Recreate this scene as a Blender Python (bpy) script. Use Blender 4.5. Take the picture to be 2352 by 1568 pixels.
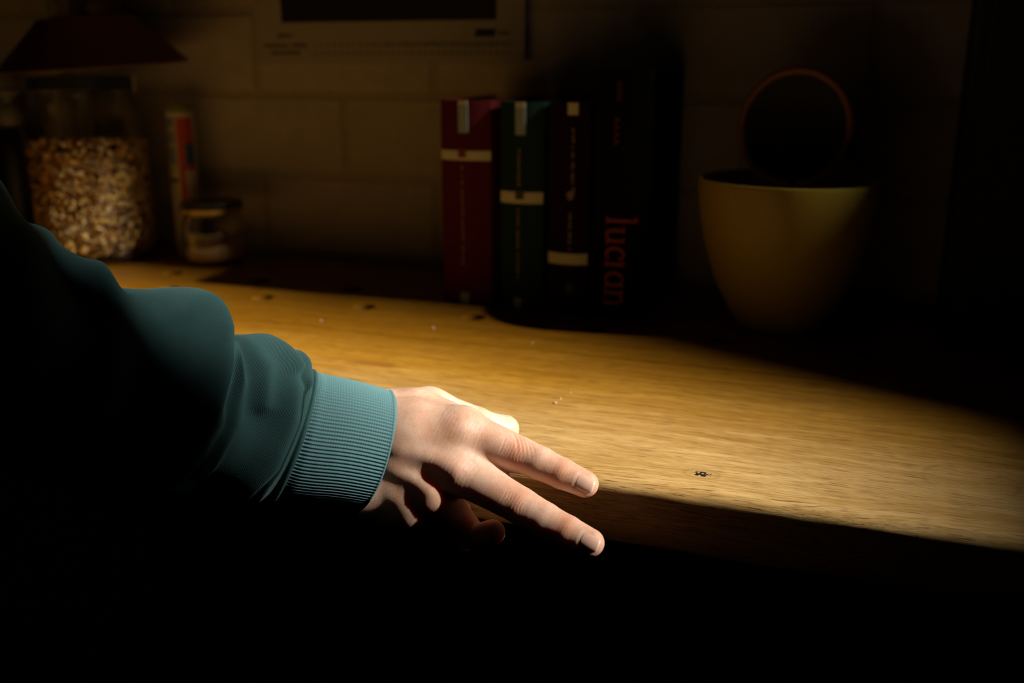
import bpy, bmesh, math, random
import numpy as np
from mathutils import Vector, Matrix

for o in list(bpy.data.objects):
    bpy.data.objects.remove(o)
random.seed(7)
rng = np.random.default_rng(11)
scene = bpy.context.scene
COL = scene.collection

# ------------------------------------------------------------------ camera
Z0 = 0.90                       # height of the worktop surface
FPX = 2286.7                    # 35 mm on a 36 mm sensor, 2352 px wide
CX, CY = 1176.0, 784.0
TH = math.atan(645 / FPX)
YAW = math.radians(20.4)
CAM = np.array([0.0, 0.0, Z0 + 0.25])
FW = np.array([-math.sin(YAW) * math.cos(TH), math.cos(YAW) * math.cos(TH), -math.sin(TH)])
RT = np.array([math.cos(YAW), math.sin(YAW), 0.0])
UP = np.cross(RT, FW)
cam_d = bpy.data.cameras.new('camera')
cam = bpy.data.objects.new('camera', cam_d)
COL.objects.link(cam)
M = Matrix(((RT[0], UP[0], -FW[0], CAM[0]), (RT[1], UP[1], -FW[1], CAM[1]), (RT[2], UP[2], -FW[2], CAM[2]), (0, 0, 0, 1)))
cam.matrix_world = M
cam_d.lens = 35.0
cam_d.sensor_width = 36.0
cam_d.clip_start = 0.02
cam_d.dof.use_dof = True
cam_d.dof.focus_distance = 0.60
cam_d.dof.aperture_fstop = 4.8
scene.camera = cam

# ------------------------------------------------------------------ world, sun, exposure
world = bpy.data.worlds.new('world')
scene.world = world
world.use_nodes = True
world.node_tree.nodes['Background'].inputs[0].default_value = (0.5, 0.62, 0.7, 1)
world.node_tree.nodes['Background'].inputs[1].default_value = 0.0
SUN_EL = math.radians(33.0)
SUN_AZ = math.radians(3.0)
SUND = Vector((-math.cos(SUN_EL) * math.cos(SUN_AZ), -math.cos(SUN_EL) * math.sin(SUN_AZ), -math.sin(SUN_EL)))
sun_d = bpy.data.lights.new('sun', 'SUN')
sun_d.energy = 9.2
sun_d.angle = math.radians(3.0)
sun_d.color = (1.0, 0.95, 0.86)
sun = bpy.data.objects.new('sun', sun_d)
COL.objects.link(sun)
sun.location = (3, 0.8, 3)
sun.rotation_euler = SUND.to_track_quat('-Z', 'Y').to_euler()
scene.view_settings.view_transform = 'Standard'
scene.view_settings.look = 'None'
scene.view_settings.exposure = 0.0
scene.view_settings.gamma = 1.0
scene.view_settings.use_curve_mapping = False
scene.cycles.max_bounces = 8
scene.cycles.diffuse_bounces = 4
scene.cycles.transparent_max_bounces = 16
scene.cycles.use_denoising = True

# ------------------------------------------------------------------ helpers
def ray(x, y):
    return FW + RT * (x - CX) / FPX - UP * (y - CY) / FPX
def dep(x, y, t):
    return CAM + ray(x, y) * t
def on_plane(x, y, z=Z0):
    d = ray(x, y)
    return CAM + d * ((z - CAM[2]) / d[2])
def on_y(x, y, Y):
    d = ray(x, y)
    return CAM + d * (Y / d[1])

def link(o, parent=None):
    COL.objects.link(o)
    if parent is not None:
        o.parent = parent
    return o
def tag(o, label=None, cat=None, group=None, kind=None):
    if label: o['label'] = label
    if cat: o['category'] = cat
    if group: o['group'] = group
    if kind: o['kind'] = kind
    return o
def empty(name, loc):
    o = bpy.data.objects.new(name, None)
    o.empty_display_size = 0.02
    o.location = loc
    COL.objects.link(o)
    return o
def loc_of(parent):
    return Vector((0, 0, 0)) if parent is None else parent.matrix_basis.translation if parent.parent is None else parent.matrix_basis.translation + loc_of(parent.parent)
def mesh_obj(name, verts, faces, mat, parent=None, smooth=False, origin=None):
    """verts in world space; origin world; parent offset removed"""
    V = np.asarray(verts, dtype=float)
    org = np.array(V.mean(0)) if origin is None else np.array(origin, float)
    me = bpy.data.meshes.new(name)
    me.from_pydata([tuple(v) for v in (V - org)], [], [tuple(f) for f in faces])
    me.update()
    if smooth:
        me.polygons.foreach_set('use_smooth', [True] * len(me.polygons))
    if mat: me.materials.append(mat)
    o = bpy.data.objects.new(name, me)
    po = loc_of(parent)
    o.location = Vector(org) - po
    link(o, parent)
    return o
def bm_obj(name, bm, mat, parent=None, smooth=False, origin=None, auto=None):
    bm.verts.ensure_lookup_table()
    bmesh.ops.recalc_face_normals(bm, faces=bm.faces[:])
    V = np.array([v.co[:] for v in bm.verts])
    org = V.mean(0) if origin is None else np.array(origin, float)
    bmesh.ops.translate(bm, verts=bm.verts[:], vec=Vector(-org))
    me = bpy.data.meshes.new(name)
    if smooth and auto is not None:
        for f in bm.faces: f.smooth = True
        for e in bm.edges:
            if len(e.link_faces) == 2 and e.calc_face_angle(0) > auto: e.smooth = False
    elif smooth:
        for f in bm.faces: f.smooth = True
    bm.to_mesh(me); bm.free()
    if mat: me.materials.append(mat)
    o = bpy.data.objects.new(name, me)
    o.location = Vector(org) - loc_of(parent)
    link(o, parent)
    return o
def bm_box(c, s, bev=0.0, seg=2, bm=None, rot=None):
    own = bmesh.new()
    bmesh.ops.create_cube(own, size=1.0)
    bmesh.ops.scale(own, vec=Vector(s), verts=own.verts[:])
    if bev > 0:
        bmesh.ops.bevel(own, geom=own.edges[:], offset=bev, segments=seg, affect='EDGES', profile=0.5)
    if rot is not None:
        bmesh.ops.rotate(own, cent=(0, 0, 0), matrix=rot, verts=own.verts[:])
    bmesh.ops.translate(own, vec=Vector(c), verts=own.verts[:])
    if bm is None: return own
    me = bpy.data.meshes.new('tmp'); own.to_mesh(me); own.free(); bm.from_mesh(me); bpy.data.meshes.remove(me)
    return bm
def lathe(prof, c, n=64, closed=False):
    """profile of (r, z) from start to end; r=0 makes a pole"""
    V, F, rings = [], [], []
    for r, z in prof:
        if r < 1e-7:
            rings.append([len(V)]); V.append((c[0], c[1], c[2] + z))
        else:
            ids = []
            for i in range(n):
                a = 2 * math.pi * i / n
                ids.append(len(V)); V.append((c[0] + r * math.cos(a), c[1] + r * math.sin(a), c[2] + z))
            rings.append(ids)
    pairs = list(zip(rings[:-1], rings[1:]))
    if closed: pairs.append((rings[-1], rings[0]))
    for A, B in pairs:
        if len(A) == 1 and len(B) == 1: continue
        for i in range(n):
            j = (i + 1) % n
            if len(A) == 1: F.append((A[0], B[j], B[i]))
            elif len(B) == 1: F.append((A[i], A[j], B[0]))
            else: F.append((A[i], A[j], B[j], B[i]))
    return V, F
def lathe_obj(name, prof, c, mat, parent=None, n=64, closed=False, sharp=0.6):
    V, F = lathe(prof, c, n, closed)
    bm = bmesh.new()
    vs = [bm.verts.new(v) for v in V]
    for f in F: bm.faces.new([vs[i] for i in f])
    return bm_obj(name, bm, mat, parent, smooth=True, origin=c, auto=sharp)
def smooth_prof(pts, per=6):
    """catmull-rom through (r,z) points"""
    P = [np.array(p, float) for p in pts]
    P = [2 * P[0] - P[1]] + P + [2 * P[-1] - P[-2]]
    out = []
    for i in range(1, len(P) - 2):
        for k in range(per):
            t = k / per
            out.append(0.5 * (2 * P[i] + (P[i + 1] - P[i - 1]) * t + (2 * P[i - 1] - 5 * P[i] + 4 * P[i + 1] - P[i + 2]) * t * t + (-P[i - 1] + 3 * P[i] - 3 * P[i + 1] + P[i + 2]) * t ** 3))
    out.append(P[-2])
    return [tuple(float(x) for x in p) for p in out]
def tube(pts, rad, n=12, cap=True):
    P = [np.array(p, float) for p in pts]
    V, F = [], []
    ref = np.array([0.13, 0.31, 0.94])
    for i, p in enumerate(P):
        d = P[min(i + 1, len(P) - 1)] - P[max(i - 1, 0)]
        d /= np.linalg.norm(d)
        if abs(d @ ref) > 0.95: rr = np.array([1.0, 0, 0])
        else: rr = ref
        a = np.cross(d, rr); a /= np.linalg.norm(a); b = np.cross(d, a)
        r = rad[i] if hasattr(rad, '__len__') else rad
        for k in range(n):
            t = 2 * math.pi * k / n
            V.append(p + r * (math.cos(t) * a + math.sin(t) * b))
    for i in range(len(P) - 1):
        for k in range(n):
            j = (k + 1) % n
            F.append((i * n + k, i * n + j, (i + 1) * n + j, (i + 1) * n + k))
    if cap:
        F.append(tuple(range(n - 1, -1, -1)))
        F.append(tuple((len(P) - 1) * n + k for k in range(n)))
    return V, F

# ------------------------------------------------------------------ materials
def mat_new(name):
    m = bpy.data.materials.new(name)
    m.use_nodes = True
    nt = m.node_tree
    return m, nt, nt.nodes['Principled BSDF']
def plain(name, col, rough=0.5, metal=0.0, noise=0.0, nscale=60, bump=0.0, spec=0.5, emit=None):
    m, nt, b = mat_new(name)
    b.inputs['Roughness'].default_value = rough
    b.inputs['Metallic'].default_value = metal
    b.inputs['Specular IOR Level'].default_value = spec
    tc = nt.nodes.new('ShaderNodeTexCoord')
    nz = nt.nodes.new('ShaderNodeTexNoise')
    nz.inputs['Scale'].default_value = nscale
    nz.inputs['Detail'].default_value = 5
    nt.links.new(tc.outputs['Object'], nz.inputs['Vector'])
    rmp = nt.nodes.new('ShaderNodeMix'); rmp.data_type = 'RGBA'
    k = noise
    rmp.inputs[6].default_value = tuple(max(0, c * (1 - k)) for c in col) + (1,)
    rmp.inputs[7].default_value = tuple(min(1, c * (1 + k)) for c in col) + (1,)
    nt.links.new(nz.outputs['Fac'], rmp.inputs[0])
    nt.links.new(rmp.outputs[2], b.inputs['Base Color'])
    if bump > 0:
        bp = nt.nodes.new('ShaderNodeBump')
        bp.inputs['Distance'].default_value = bump
        nt.links.new(nz.outputs['Fac'], bp.inputs['Height'])
        nt.links.new(bp.outputs['Normal'], b.inputs['Normal'])
    return m

class NT:
    """tiny node graph helper"""
    def __init__(s, nt): s.nt = nt
    def n(s, t, **kw):
        x = s.nt.nodes.new(t)
        for k, v in kw.items(): setattr(x, k, v)
        return x
    def put(s, sock, v):
        if hasattr(v, 'is_linked') or isinstance(v, bpy.types.NodeSocket): s.nt.links.new(v, sock)
        else: sock.default_value = v
    def math(s, op, a, b=None, c=None, clamp=False):
        x = s.n('ShaderNodeMath', operation=op); x.use_clamp = clamp
        s.put(x.inputs[0], a)
        if b is not None: s.put(x.inputs[1], b)
        if c is not None: s.put(x.inputs[2], c)
        return x.outputs[0]
    def map(s, vec, scale=(1, 1, 1), loc=(0, 0, 0)):
        x = s.n('ShaderNodeMapping')
        s.put(x.inputs['Vector'], vec)
        x.inputs['Scale'].default_value = scale
        x.inputs['Location'].default_value = loc
        return x.outputs[0]
    def noise(s, vec, scale=1.0, detail=4, rough=0.5, dist=0.0):
        x = s.n('ShaderNodeTexNoise')
        s.put(x.inputs['Vector'], vec)
        x.inputs['Scale'].default_value = scale
        x.inputs['Detail'].default_value = detail
        x.inputs['Roughness'].default_value = rough
        x.inputs['Distortion'].default_value = dist
        return x.outputs['Fac']
    def smooth(s, v, lo, hi, a=0.0, b=1.0):
        x = s.n('ShaderNodeMapRange', interpolation_type='SMOOTHSTEP')
        s.put(x.inputs['Value'], v)
        x.inputs['From Min'].default_value = lo; x.inputs['From Max'].default_value = hi
        x.inputs['To Min'].default_value = a; x.inputs['To Max'].default_value = b
        return x.outputs[0]
    def mix(s, f, a, b, blend='MIX'):
        x = s.n('ShaderNodeMix', data_type='RGBA', blend_type=blend)
        s.put(x.inputs[0], f)
        s.put(x.inputs[6], a if not isinstance(a, tuple) else a + (1,) if len(a) == 3 else a)
        s.put(x.inputs[7], b if not isinstance(b, tuple) else b + (1,) if len(b) == 3 else b)
        return x.outputs[2]

def wood_mat(marks=False):
    m, nt, b = mat_new('oak_worktop_marked' if marks else 'oak_worktop')
    g = NT(nt)
    pos = g.n('ShaderNodeNewGeometry').outputs['Position']
    # slow wobble of the grain
    wob = g.noise(g.map(pos, (3.0, 9.0, 9.0)), 1.0, 2)
    sep = g.n('ShaderNodeSeparateXYZ'); nt.links.new(pos, sep.inputs[0])
    X, Y, Z = sep.outputs
    y2 = g.math('ADD', Y, g.math('MULTIPLY', g.math('SUBTRACT', wob, 0.5), 0.05))
    cmb = g.n('ShaderNodeCombineXYZ')
    nt.links.new(X, cmb.inputs[0]); nt.links.new(y2, cmb.inputs[1]); nt.links.new(Z, cmb.inputs[2])
    P = cmb.outputs[0]
    broad = g.noise(g.map(P, (2.2, 24, 24)), 1.0, 3, 0.55)
    mid = g.noise(g.map(P, (9, 120, 120)), 1.0, 4, 0.6)
    fine = g.noise(g.map(P, (24, 760, 760)), 1.0, 4, 0.65)
    pore = g.noise(g.map(P, (42, 1150, 1150), (3, 1, 0)), 1.0, 2, 0.5)
    # per-position colour
    c = g.mix(g.smooth(broad, 0.28, 0.72), (0.48, 0.285, 0.085), (0.58, 0.36, 0.130))
    c = g.mix(g.smooth(mid, 0.40, 0.70, 0.0, 0.6), c, (0.70, 0.47, 0.20))
    c = g.mix(g.smooth(fine, 0.44, 0.66, 0.0, 0.70), c, (0.33, 0.175, 0.042))
    c = g.mix(g.smooth(pore, 0.58, 0.67, 0.0, 0.80), c, (0.16, 0.075, 0.02))
    streak = g.noise(g.map(P, (80, 1700, 1700), (8, 2, 0)), 1.0, 2, 0.5)
    c = g.mix(g.smooth(streak, 0.54, 0.64, 0.0, 0.55), c, (0.26, 0.13, 0.03))
    # worn blotches, orange brown, long along the grain
    blot = g.noise(g.map(P, (7, 34, 34), (5.2, 0, 0)), 1.0, 4, 0.65)
    c = g.mix(g.smooth(blot, 0.58, 0.74, 0.0, 0.35), c, (0.34, 0.155, 0.02))
    # the varnish is worn pale along the front edge and stays deep amber further back, with some dimming painted in
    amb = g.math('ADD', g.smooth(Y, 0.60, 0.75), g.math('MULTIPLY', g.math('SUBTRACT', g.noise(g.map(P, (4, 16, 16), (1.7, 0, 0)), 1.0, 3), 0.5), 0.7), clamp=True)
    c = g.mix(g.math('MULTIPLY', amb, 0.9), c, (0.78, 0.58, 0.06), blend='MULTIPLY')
    c = g.mix(g.smooth(Y, 0.70, 0.83), c, (0.66, 0.55, 0.08), blend='MULTIPLY')  # painted dimming towards the back, stands in for the beam's soft far edge
    def ell(px, py, rx, ry, soft=0.35, n=0.35, sc=60):
        dx = g.math('DIVIDE', g.math('SUBTRACT', X, px), rx)
        dy = g.math('DIVIDE', g.math('SUBTRACT', Y, py), ry)
        d = g.math('SQRT', g.math('ADD', g.math('MULTIPLY', dx, dx), g.math('MULTIPLY', dy, dy)))
        nn = g.noise(g.map(pos, (sc, sc * 2.5, sc)), 1.0, 3)
        return g.math('ADD', d, g.math('MULTIPLY', g.math('SUBTRACT', nn, 0.5), n * 2)), d
    bump_extra = None
    if marks:
        for (qx, qy, rx, ry, col, k) in ((862, 836, 0.030, 0.0062, (0.26, 0.095, 0.008), 0.85), (800, 826, 0.032, 0.006, (0.30, 0.12, 0.01), 0.65), (735, 838, 0.040, 0.0052, (0.36, 0.16, 0.012), 0.75),
                                         (655, 806, 0.012, 0.004, (0.13, 0.07, 0.035), 0.8), (668, 822, 0.022, 0.004, (0.33, 0.14, 0.01), 0.7), (855, 857, 0.012, 0.002, (0.40, 0.2, 0.02), 0.7),
                                         (1700, 1010, 0.03, 0.003, (0.27, 0.13, 0.03), 0.5), (1830, 917, 0.03, 0.004, (0.22, 0.1, 0.02), 0.6), (1290, 930, 0.018, 0.0016, (0.2, 0.1, 0.03), 0.7)):
            q = on_plane(qx, qy)
            dn, d = ell(q[0], q[1], rx, ry, n=0.55, sc=70)
            c = g.mix(g.smooth(dn, 0.55, 1.15, k, 0.0), c, col)
        # faint cup ring
        q = on_plane(2228, 1104)
        dn, d = ell(q[0], q[1], 0.027, 0.0265, n=0.02)
        rim = g.math('SUBTRACT', 1.0, g.math('DIVIDE', g.math('ABSOLUTE', g.math('SUBTRACT', d, 1.0)), 0.10), clamp=True)
        part = g.smooth(g.noise(g.map(pos, (30, 30, 30)), 1.0, 2), 0.38, 0.6)
        c = g.mix(g.math('MULTIPLY', g.math('MULTIPLY', rim, part), 0.28), c, (0.13, 0.06, 0.015))
        # small knot with a cracked dark heart
        q = on_plane(1611, 1088)
        dn, d = ell(q[0], q[1], 0.011, 0.007, n=0.25, sc=200)
        c = g.mix(g.smooth(dn, 0.5, 1.3, 0.55, 0.0), c, (0.42, 0.25, 0.085))
        ringk = g.math('SUBTRACT', 1.0, g.math('DIVIDE', g.math('ABSOLUTE', g.math('SUBTRACT', dn, 1.0)), 0.18), clamp=True)
        c = g.mix(g.math('MULTIPLY', ringk, 0.45), c, (0.25, 0.12, 0.03))
        vor = g.n('ShaderNodeTexVoronoi', feature='DISTANCE_TO_EDGE')
        nt.links.new(g.map(pos, (330, 330, 330), (0.3, 0.1, 0)), vor.inputs['Vector']); vor.inputs['Scale'].default_value = 1.0
        dn2, d2 = ell(q[0], q[1], 0.0056, 0.0040, n=0.35, sc=300)
        crack = g.math('MULTIPLY', g.smooth(vor.outputs['Distance'], 0.09, 0.17, 1.0, 0.0), g.smooth(dn2, 0.8, 1.15, 1.0, 0.0))
        c = g.mix(crack, c, (0.012, 0.009, 0.008))
        bump_extra = crack
    b.inputs['Specular IOR Level'].default_value = 0.35
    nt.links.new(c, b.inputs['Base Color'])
    nt.links.new(g.smooth(mid, 0.3, 0.7, 0.42, 0.58), b.inputs['Roughness'])
    h = g.math('ADD', g.math('MULTIPLY', fine, -0.5), g.math('MULTIPLY', g.smooth(pore, 0.60, 0.72), -1.0))
    if bump_extra is not None:
        h = g.math('ADD', h, g.math('MULTIPLY', bump_extra, -4.0))
    bp = g.n('ShaderNodeBump'); bp.inputs['Distance'].default_value = 0.00022; bp.inputs['Strength'].default_value = 0.8
    nt.links.new(h, bp.inputs['Height']); nt.links.new(bp.outputs[0], b.inputs['Normal'])
    return m

def glass_mat(name, tint=(0.985, 0.99, 0.985), refl=1.0):
    m = bpy.data.materials.new(name); m.use_nodes = True
    nt = m.node_tree; nt.nodes.clear(); g = NT(nt)
    out = g.n('ShaderNodeOutputMaterial'); tr = g.n('ShaderNodeBsdfTransparent'); gl = g.n('ShaderNodeBsdfGlossy')
    fr = g.n('ShaderNodeFresnel'); fr.inputs['IOR'].default_value = 1.38
    nz = g.noise(g.n('ShaderNodeTexCoord').outputs['Object'], 25, 2)
    bp = g.n('ShaderNodeBump'); bp.inputs['Distance'].default_value = 0.0006; bp.inputs['Strength'].default_value = 0.5
    nt.links.new(nz, bp.inputs['Height'])
    nt.links.new(bp.outputs[0], gl.inputs['Normal'])
    tr.inputs[0].default_value = tint + (1,)
    gl.inputs['Roughness'].default_value = 0.035
    mx = g.n('ShaderNodeMixShader')
    nt.links.new(g.math('MINIMUM', g.math('MULTIPLY', fr.outputs[0], refl), 0.35), mx.inputs[0])
    nt.links.new(tr.outputs[0], mx.inputs[1]); nt.links.new(gl.outputs[0], mx.inputs[2]); nt.links.new(mx.outputs[0], out.inputs[0])
    return m

def attr_mat(name, attr, rough=0.7, spec=0.3):
    m, nt, b = mat_new(name)
    g = NT(nt)
    a = g.n('ShaderNodeAttribute', attribute_name=attr)
    nt.links.new(a.outputs['Color'], b.inputs['Base Color'])
    b.inputs['Roughness'].default_value = rough
    b.inputs['Specular IOR Level'].default_value = spec
    return m

def skin_mat():
    m, nt, b = mat_new('skin')
    g = NT(nt)
    pos = g.n('ShaderNodeTexCoord').outputs['Object']
    fl = g.n('ShaderNodeAttribute', attribute_name='flush').outputs['Fac']
    n1 = g.noise(g.map(pos, (60, 60, 60)), 1.0, 4, 0.6)
    n2 = g.noise(g.map(pos, (350, 350, 350)), 1.0, 3, 0.6)
    c = g.mix(g.smooth(n1, 0.3, 0.7), (0.74, 0.42, 0.275), (0.82, 0.55, 0.41))
    c = g.mix(g.smooth(n2, 0.45, 0.75, 0.0, 0.30), c, (0.62, 0.26, 0.16))
    c = g.mix(g.math('MULTIPLY', fl, 0.70), c, (0.72, 0.25, 0.12))
    nt.links.new(c, b.inputs['Base Color'])
    b.inputs['Roughness'].default_value = 0.44
    b.inputs['Specular IOR Level'].default_value = 0.45
    b.inputs['Subsurface Weight'].default_value = 0.7
    b.inputs['Subsurface Radius'].default_value = (1.0, 0.28, 0.12)
    b.inputs['Subsurface Scale'].default_value = 0.005
    v = g.n('ShaderNodeTexVoronoi', feature='DISTANCE_TO_EDGE')
    warp = g.n('ShaderNodeTexNoise'); warp.inputs['Scale'].default_value = 200
    nt.links.new(pos, warp.inputs['Vector'])
    add = g.n('ShaderNodeVectorMath', operation='MULTIPLY_ADD')
    nt.links.new(warp.outputs['Color'], add.inputs[0]); add.inputs[1].default_value = (0.0016,) * 3; nt.links.new(pos, add.inputs[2])
    nt.links.new(g.map(add.outputs[0], (1900, 1050, 1050)), v.inputs['Vector']); v.inputs['Scale'].default_value = 1.0
    fine_l = g.noise(g.map(pos, (2300, 520, 620)), 1.0, 3, 0.6)
    h = g.math('ADD', g.math('ADD', g.math('MULTIPLY', g.smooth(v.outputs['Distance'], 0.0, 0.16, 0.0, 1.0), 0.55), g.math('MULTIPLY', n2, 0.35)), g.math('MULTIPLY', fine_l, 1.1))
    bp = g.n('ShaderNodeBump'); bp.inputs['Distance'].default_value = 0.00013; bp.inputs['Strength'].default_value = 0.5
    nt.links.new(h, bp.inputs['Height']); nt.links.new(bp.outputs[0], b.inputs['Normal'])
    return m

def cloth_mat(name, rib=False):
    m, nt, b = mat_new(name)
    g = NT(nt)
    uv = g.n('ShaderNodeAttribute', attribute_name='weave').outputs['Vector']
    pos = g.n('ShaderNodeTexCoord').outputs['Object']
    sep = g.n('ShaderNodeSeparateXYZ'); nt.links.new(uv, sep.inputs[0])
    U, V = sep.outputs[0], sep.outputs[1]     # metres along / around the arm
    f = 5200.0 if not rib else 4600.0
    wa = g.math('SINE', g.math('MULTIPLY', U, f)); wb = g.math('SINE', g.math('MULTIPLY', V, 3900.0))
    knit = g.math('MULTIPLY', wa, wb) if not rib else g.math('MULTIPLY', g.math('ADD', wa, 1.6), 0.38)
    n1 = g.noise(g.map(pos, (45, 45, 45)), 1.0, 4)
    n2 = g.noise(g.map(pos, (1500, 1500, 1500)), 1.0, 2)
    c = g.mix(g.smooth(n1, 0.3, 0.7), (0.046, 0.118, 0.116), (0.062, 0.148, 0.146))
    c = g.mix(g.smooth(knit, -1.0, 0.2, 0.45, 0.0), c, (0.022, 0.062, 0.068))
    if rib:
        h0 = g.n('ShaderNodeAttribute', attribute_name='groove').outputs['Fac']
        c = g.mix(g.math('MULTIPLY', h0, 0.75), c, (0.018, 0.055, 0.062))
        c = g.mix(0.65, c, (0.19, 0.37, 0.40))
    nt.links.new(c, b.inputs['Base Color'])
    b.inputs['Roughness'].default_value = 0.9
    b.inputs['Specular IOR Level'].default_value = 0.12
    b.inputs['Sheen Weight'].default_value = 0.25
    b.inputs['Sheen Roughness'].default_value = 0.45
    b.inputs['Sheen Tint'].default_value = (0.5, 0.75, 0.75, 1)
    h = g.math('ADD', g.math('MULTIPLY', knit, 0.5), n2)
    bp = g.n('ShaderNodeBump'); bp.inputs['Distance'].default_value = 0.00025; bp.inputs['Strength'].default_value = 0.7
    nt.links.new(h, bp.inputs['Height']); nt.links.new(bp.outputs[0], b.inputs['Normal'])
    return m

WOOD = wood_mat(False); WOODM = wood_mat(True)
PAINT = plain('whitewashed_brick', (0.56, 0.50, 0.41), 0.85, noise=0.18, nscale=40, bump=0.0012)
MORTAR = plain('painted_mortar', (0.48, 0.41, 0.31), 0.9, noise=0.2, nscale=80, bump=0.001)
DARKWALL = plain('dark_room_paint', (0.05, 0.05, 0.05), 0.9, noise=0.1)
DARKFLOOR = plain('dark_floor', (0.035, 0.028, 0.022), 0.8, noise=0.3, nscale=12)
BLACKPL = plain('black_plastic', (0.012, 0.013, 0.013), 0.35, noise=0.1)
BLACKMT = plain('black_matte', (0.012, 0.012, 0.013), 0.8, noise=0.15)
GLASS = glass_mat('clear_glass')
STEEL = plain('brushed_steel', (0.5, 0.5, 0.48), 0.3, metal=1.0, noise=0.1)
SKIN = skin_mat()
CLOTH = cloth_mat('teal_sweatshirt')
RIB = cloth_mat('teal_ribbing', rib=True)

# ------------------------------------------------------------------ the room
YF, YB = 0.556, 1.130          # front edge of the worktop, face of the back wall
XL, XR = -2.3, 1.0
def struct_box(name, lo, hi, mat, kind='structure'):
    lo, hi = np.array(lo, float), np.array(hi, float)
    o = bm_obj(name, bm_box((lo + hi) / 2, hi - lo), mat)
    o['kind'] = kind
    return o
struct_box('floor', (XL, -1.6, -0.05), (XR, YB + 0.1, 0.0), DARKFLOOR)
struct_box('ceiling', (XL - 0.1, -1.7, 2.6), (XR + 0.1, YB + 0.2, 2.7), DARKWALL)
struct_box('wall_left', (XL - 0.1, -1.6, 0), (XL, YB + 0.1, 2.6), DARKWALL)
struct_box('wall_front', (XL - 0.1, -1.7, 0), (XR + 0.1, -1.6, 2.6), DARKWALL)
# right wall with a window opening (y 0.40-1.13, z Z0+0.30 .. Z0+1.36)
WY0, WY1, WZ0, WZ1 = 0.400, 1.08, Z0 + 0.400, Z0 + 1.42
bm = bmesh.new()
for lo, hi in (((XR, -1.6, 0), (XR + 0.1, WY0, 2.6)), ((XR, WY0, 0), (XR + 0.1, YB + 0.4, WZ0)), ((XR, WY0, WZ1), (XR + 0.1, YB + 0.4, 2.6)), ((XR, WY1, WZ0), (XR + 0.1, YB + 0.4, WZ1))):
    lo, hi = np.array(lo), np.array(hi)
    bm_box((lo + hi) / 2, hi - lo, bm=bm)
bm_obj('wall_right', bm, DARKWALL)['kind'] = 'structure'
# window frame set into the opening
bm = bmesh.new()
for lo, hi in (((XR + .02, WY0 - .03, WZ0 - .03), (XR + .07, WY0, WZ1 + .03)), ((XR + .02, WY1, WZ0 - .03), (XR + .07, WY1 + .03, WZ1 + .03)), ((XR + .02, WY0, WZ0 - .03), (XR + .07, WY1, WZ0)), ((XR + .02, WY0, WZ1), (XR + .07, WY1, WZ1 + .03))):
    lo, hi = np.array(lo), np.array(hi)
    bm_box((lo + hi) / 2, hi - lo, 0.004, 1, bm=bm)
bm_obj('window_1', bm, plain('window_frame_paint', (0.3, 0.3, 0.28), 0.5))['kind'] = 'structure'
# an added unseen slab outside the window: its sloping edge cuts the sunbeam
def beam_to(px, py, X):
    """where the sun ray that ends at a worktop pixel crosses the plane x = X"""
    q = on_plane(px, py)
    k = (X - q[0]) / -SUND.x
    return (X, q[1] - SUND.y * k, q[2] - SUND.z * k)
XRF = 3.0
ra, rb = beam_to(2352, 1098, XRF), beam_to(900, 714, XRF)
dy_, dz_ = rb[1] - ra[1], rb[2] - ra[2]
ends = [(ra[1] - dy_ * 0.6, ra[2] - dz_ * 0.6), (ra[1] + dy_ * 2.2, ra[2] + dz_ * 2.2)]
V = []
for x in (XRF, XRF + 0.3):
    V += [(x, ends[0][0], ends[0][1]), (x, ends[1][0], ends[1][1]), (x, ends[1][0] + 0.6, ends[1][1]), (x, ends[1][0] + 0.6, ends[0][1] - 0.3), (x, ends[0][0], ends[0][1] - 0.3)]
nr = mesh_obj('beam_slope_blocker', V, [(0, 1, 2, 3, 4), (9, 8, 7, 6, 5)] + [(k, (k + 1) % 5, 5 + (k + 1) % 5, 5 + k) for k in range(5)], plain('slope_blocker_matte', (0.08, 0.08, 0.085), 0.8, noise=0.2))
CY0 = 0.878 + math.tan(SUN_AZ) * 3.35
ch = bm_obj('beam_side_blocker', bm_box((XRF + 0.15, CY0 + 0.25, Z0 + 1.75), (0.30, 0.50, 1.40), 0.01, 1), plain('side_blocker_matte', (0.12, 0.10, 0.09), 0.9, noise=0.2), nr)  # added unseen block that keeps direct sun off the book spines
# an added unseen screen whose gap and sill trim the beam
GY0, GY1 = 0.484 + math.tan(SUN_AZ) * 2.35, 0.945 + math.tan(SUN_AZ) * 2.9
bm = bmesh.new()
for lo, hi in (((2.0, GY0 - 0.9, 0), (2.12, GY0, 4.0)), ((2.0, GY1, 0), (2.12, GY1 + 0.9, 4.0)), ((2.0, GY0, 0), (2.12, GY1, Z0 + 1.292))):
    lo, hi = np.array(lo), np.array(hi)
    bm_box((lo + hi) / 2, hi - lo, bm=bm)
bm_obj('beam_gap_blocker', bm, plain('gap_blocker_matte', (0.10, 0.10, 0.10), 0.9, noise=0.2))['kind'] = 'structure'
tag(nr, 'added sloping blocker outside the right window, shapes the sunbeam', 'roof', kind='structure')

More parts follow.
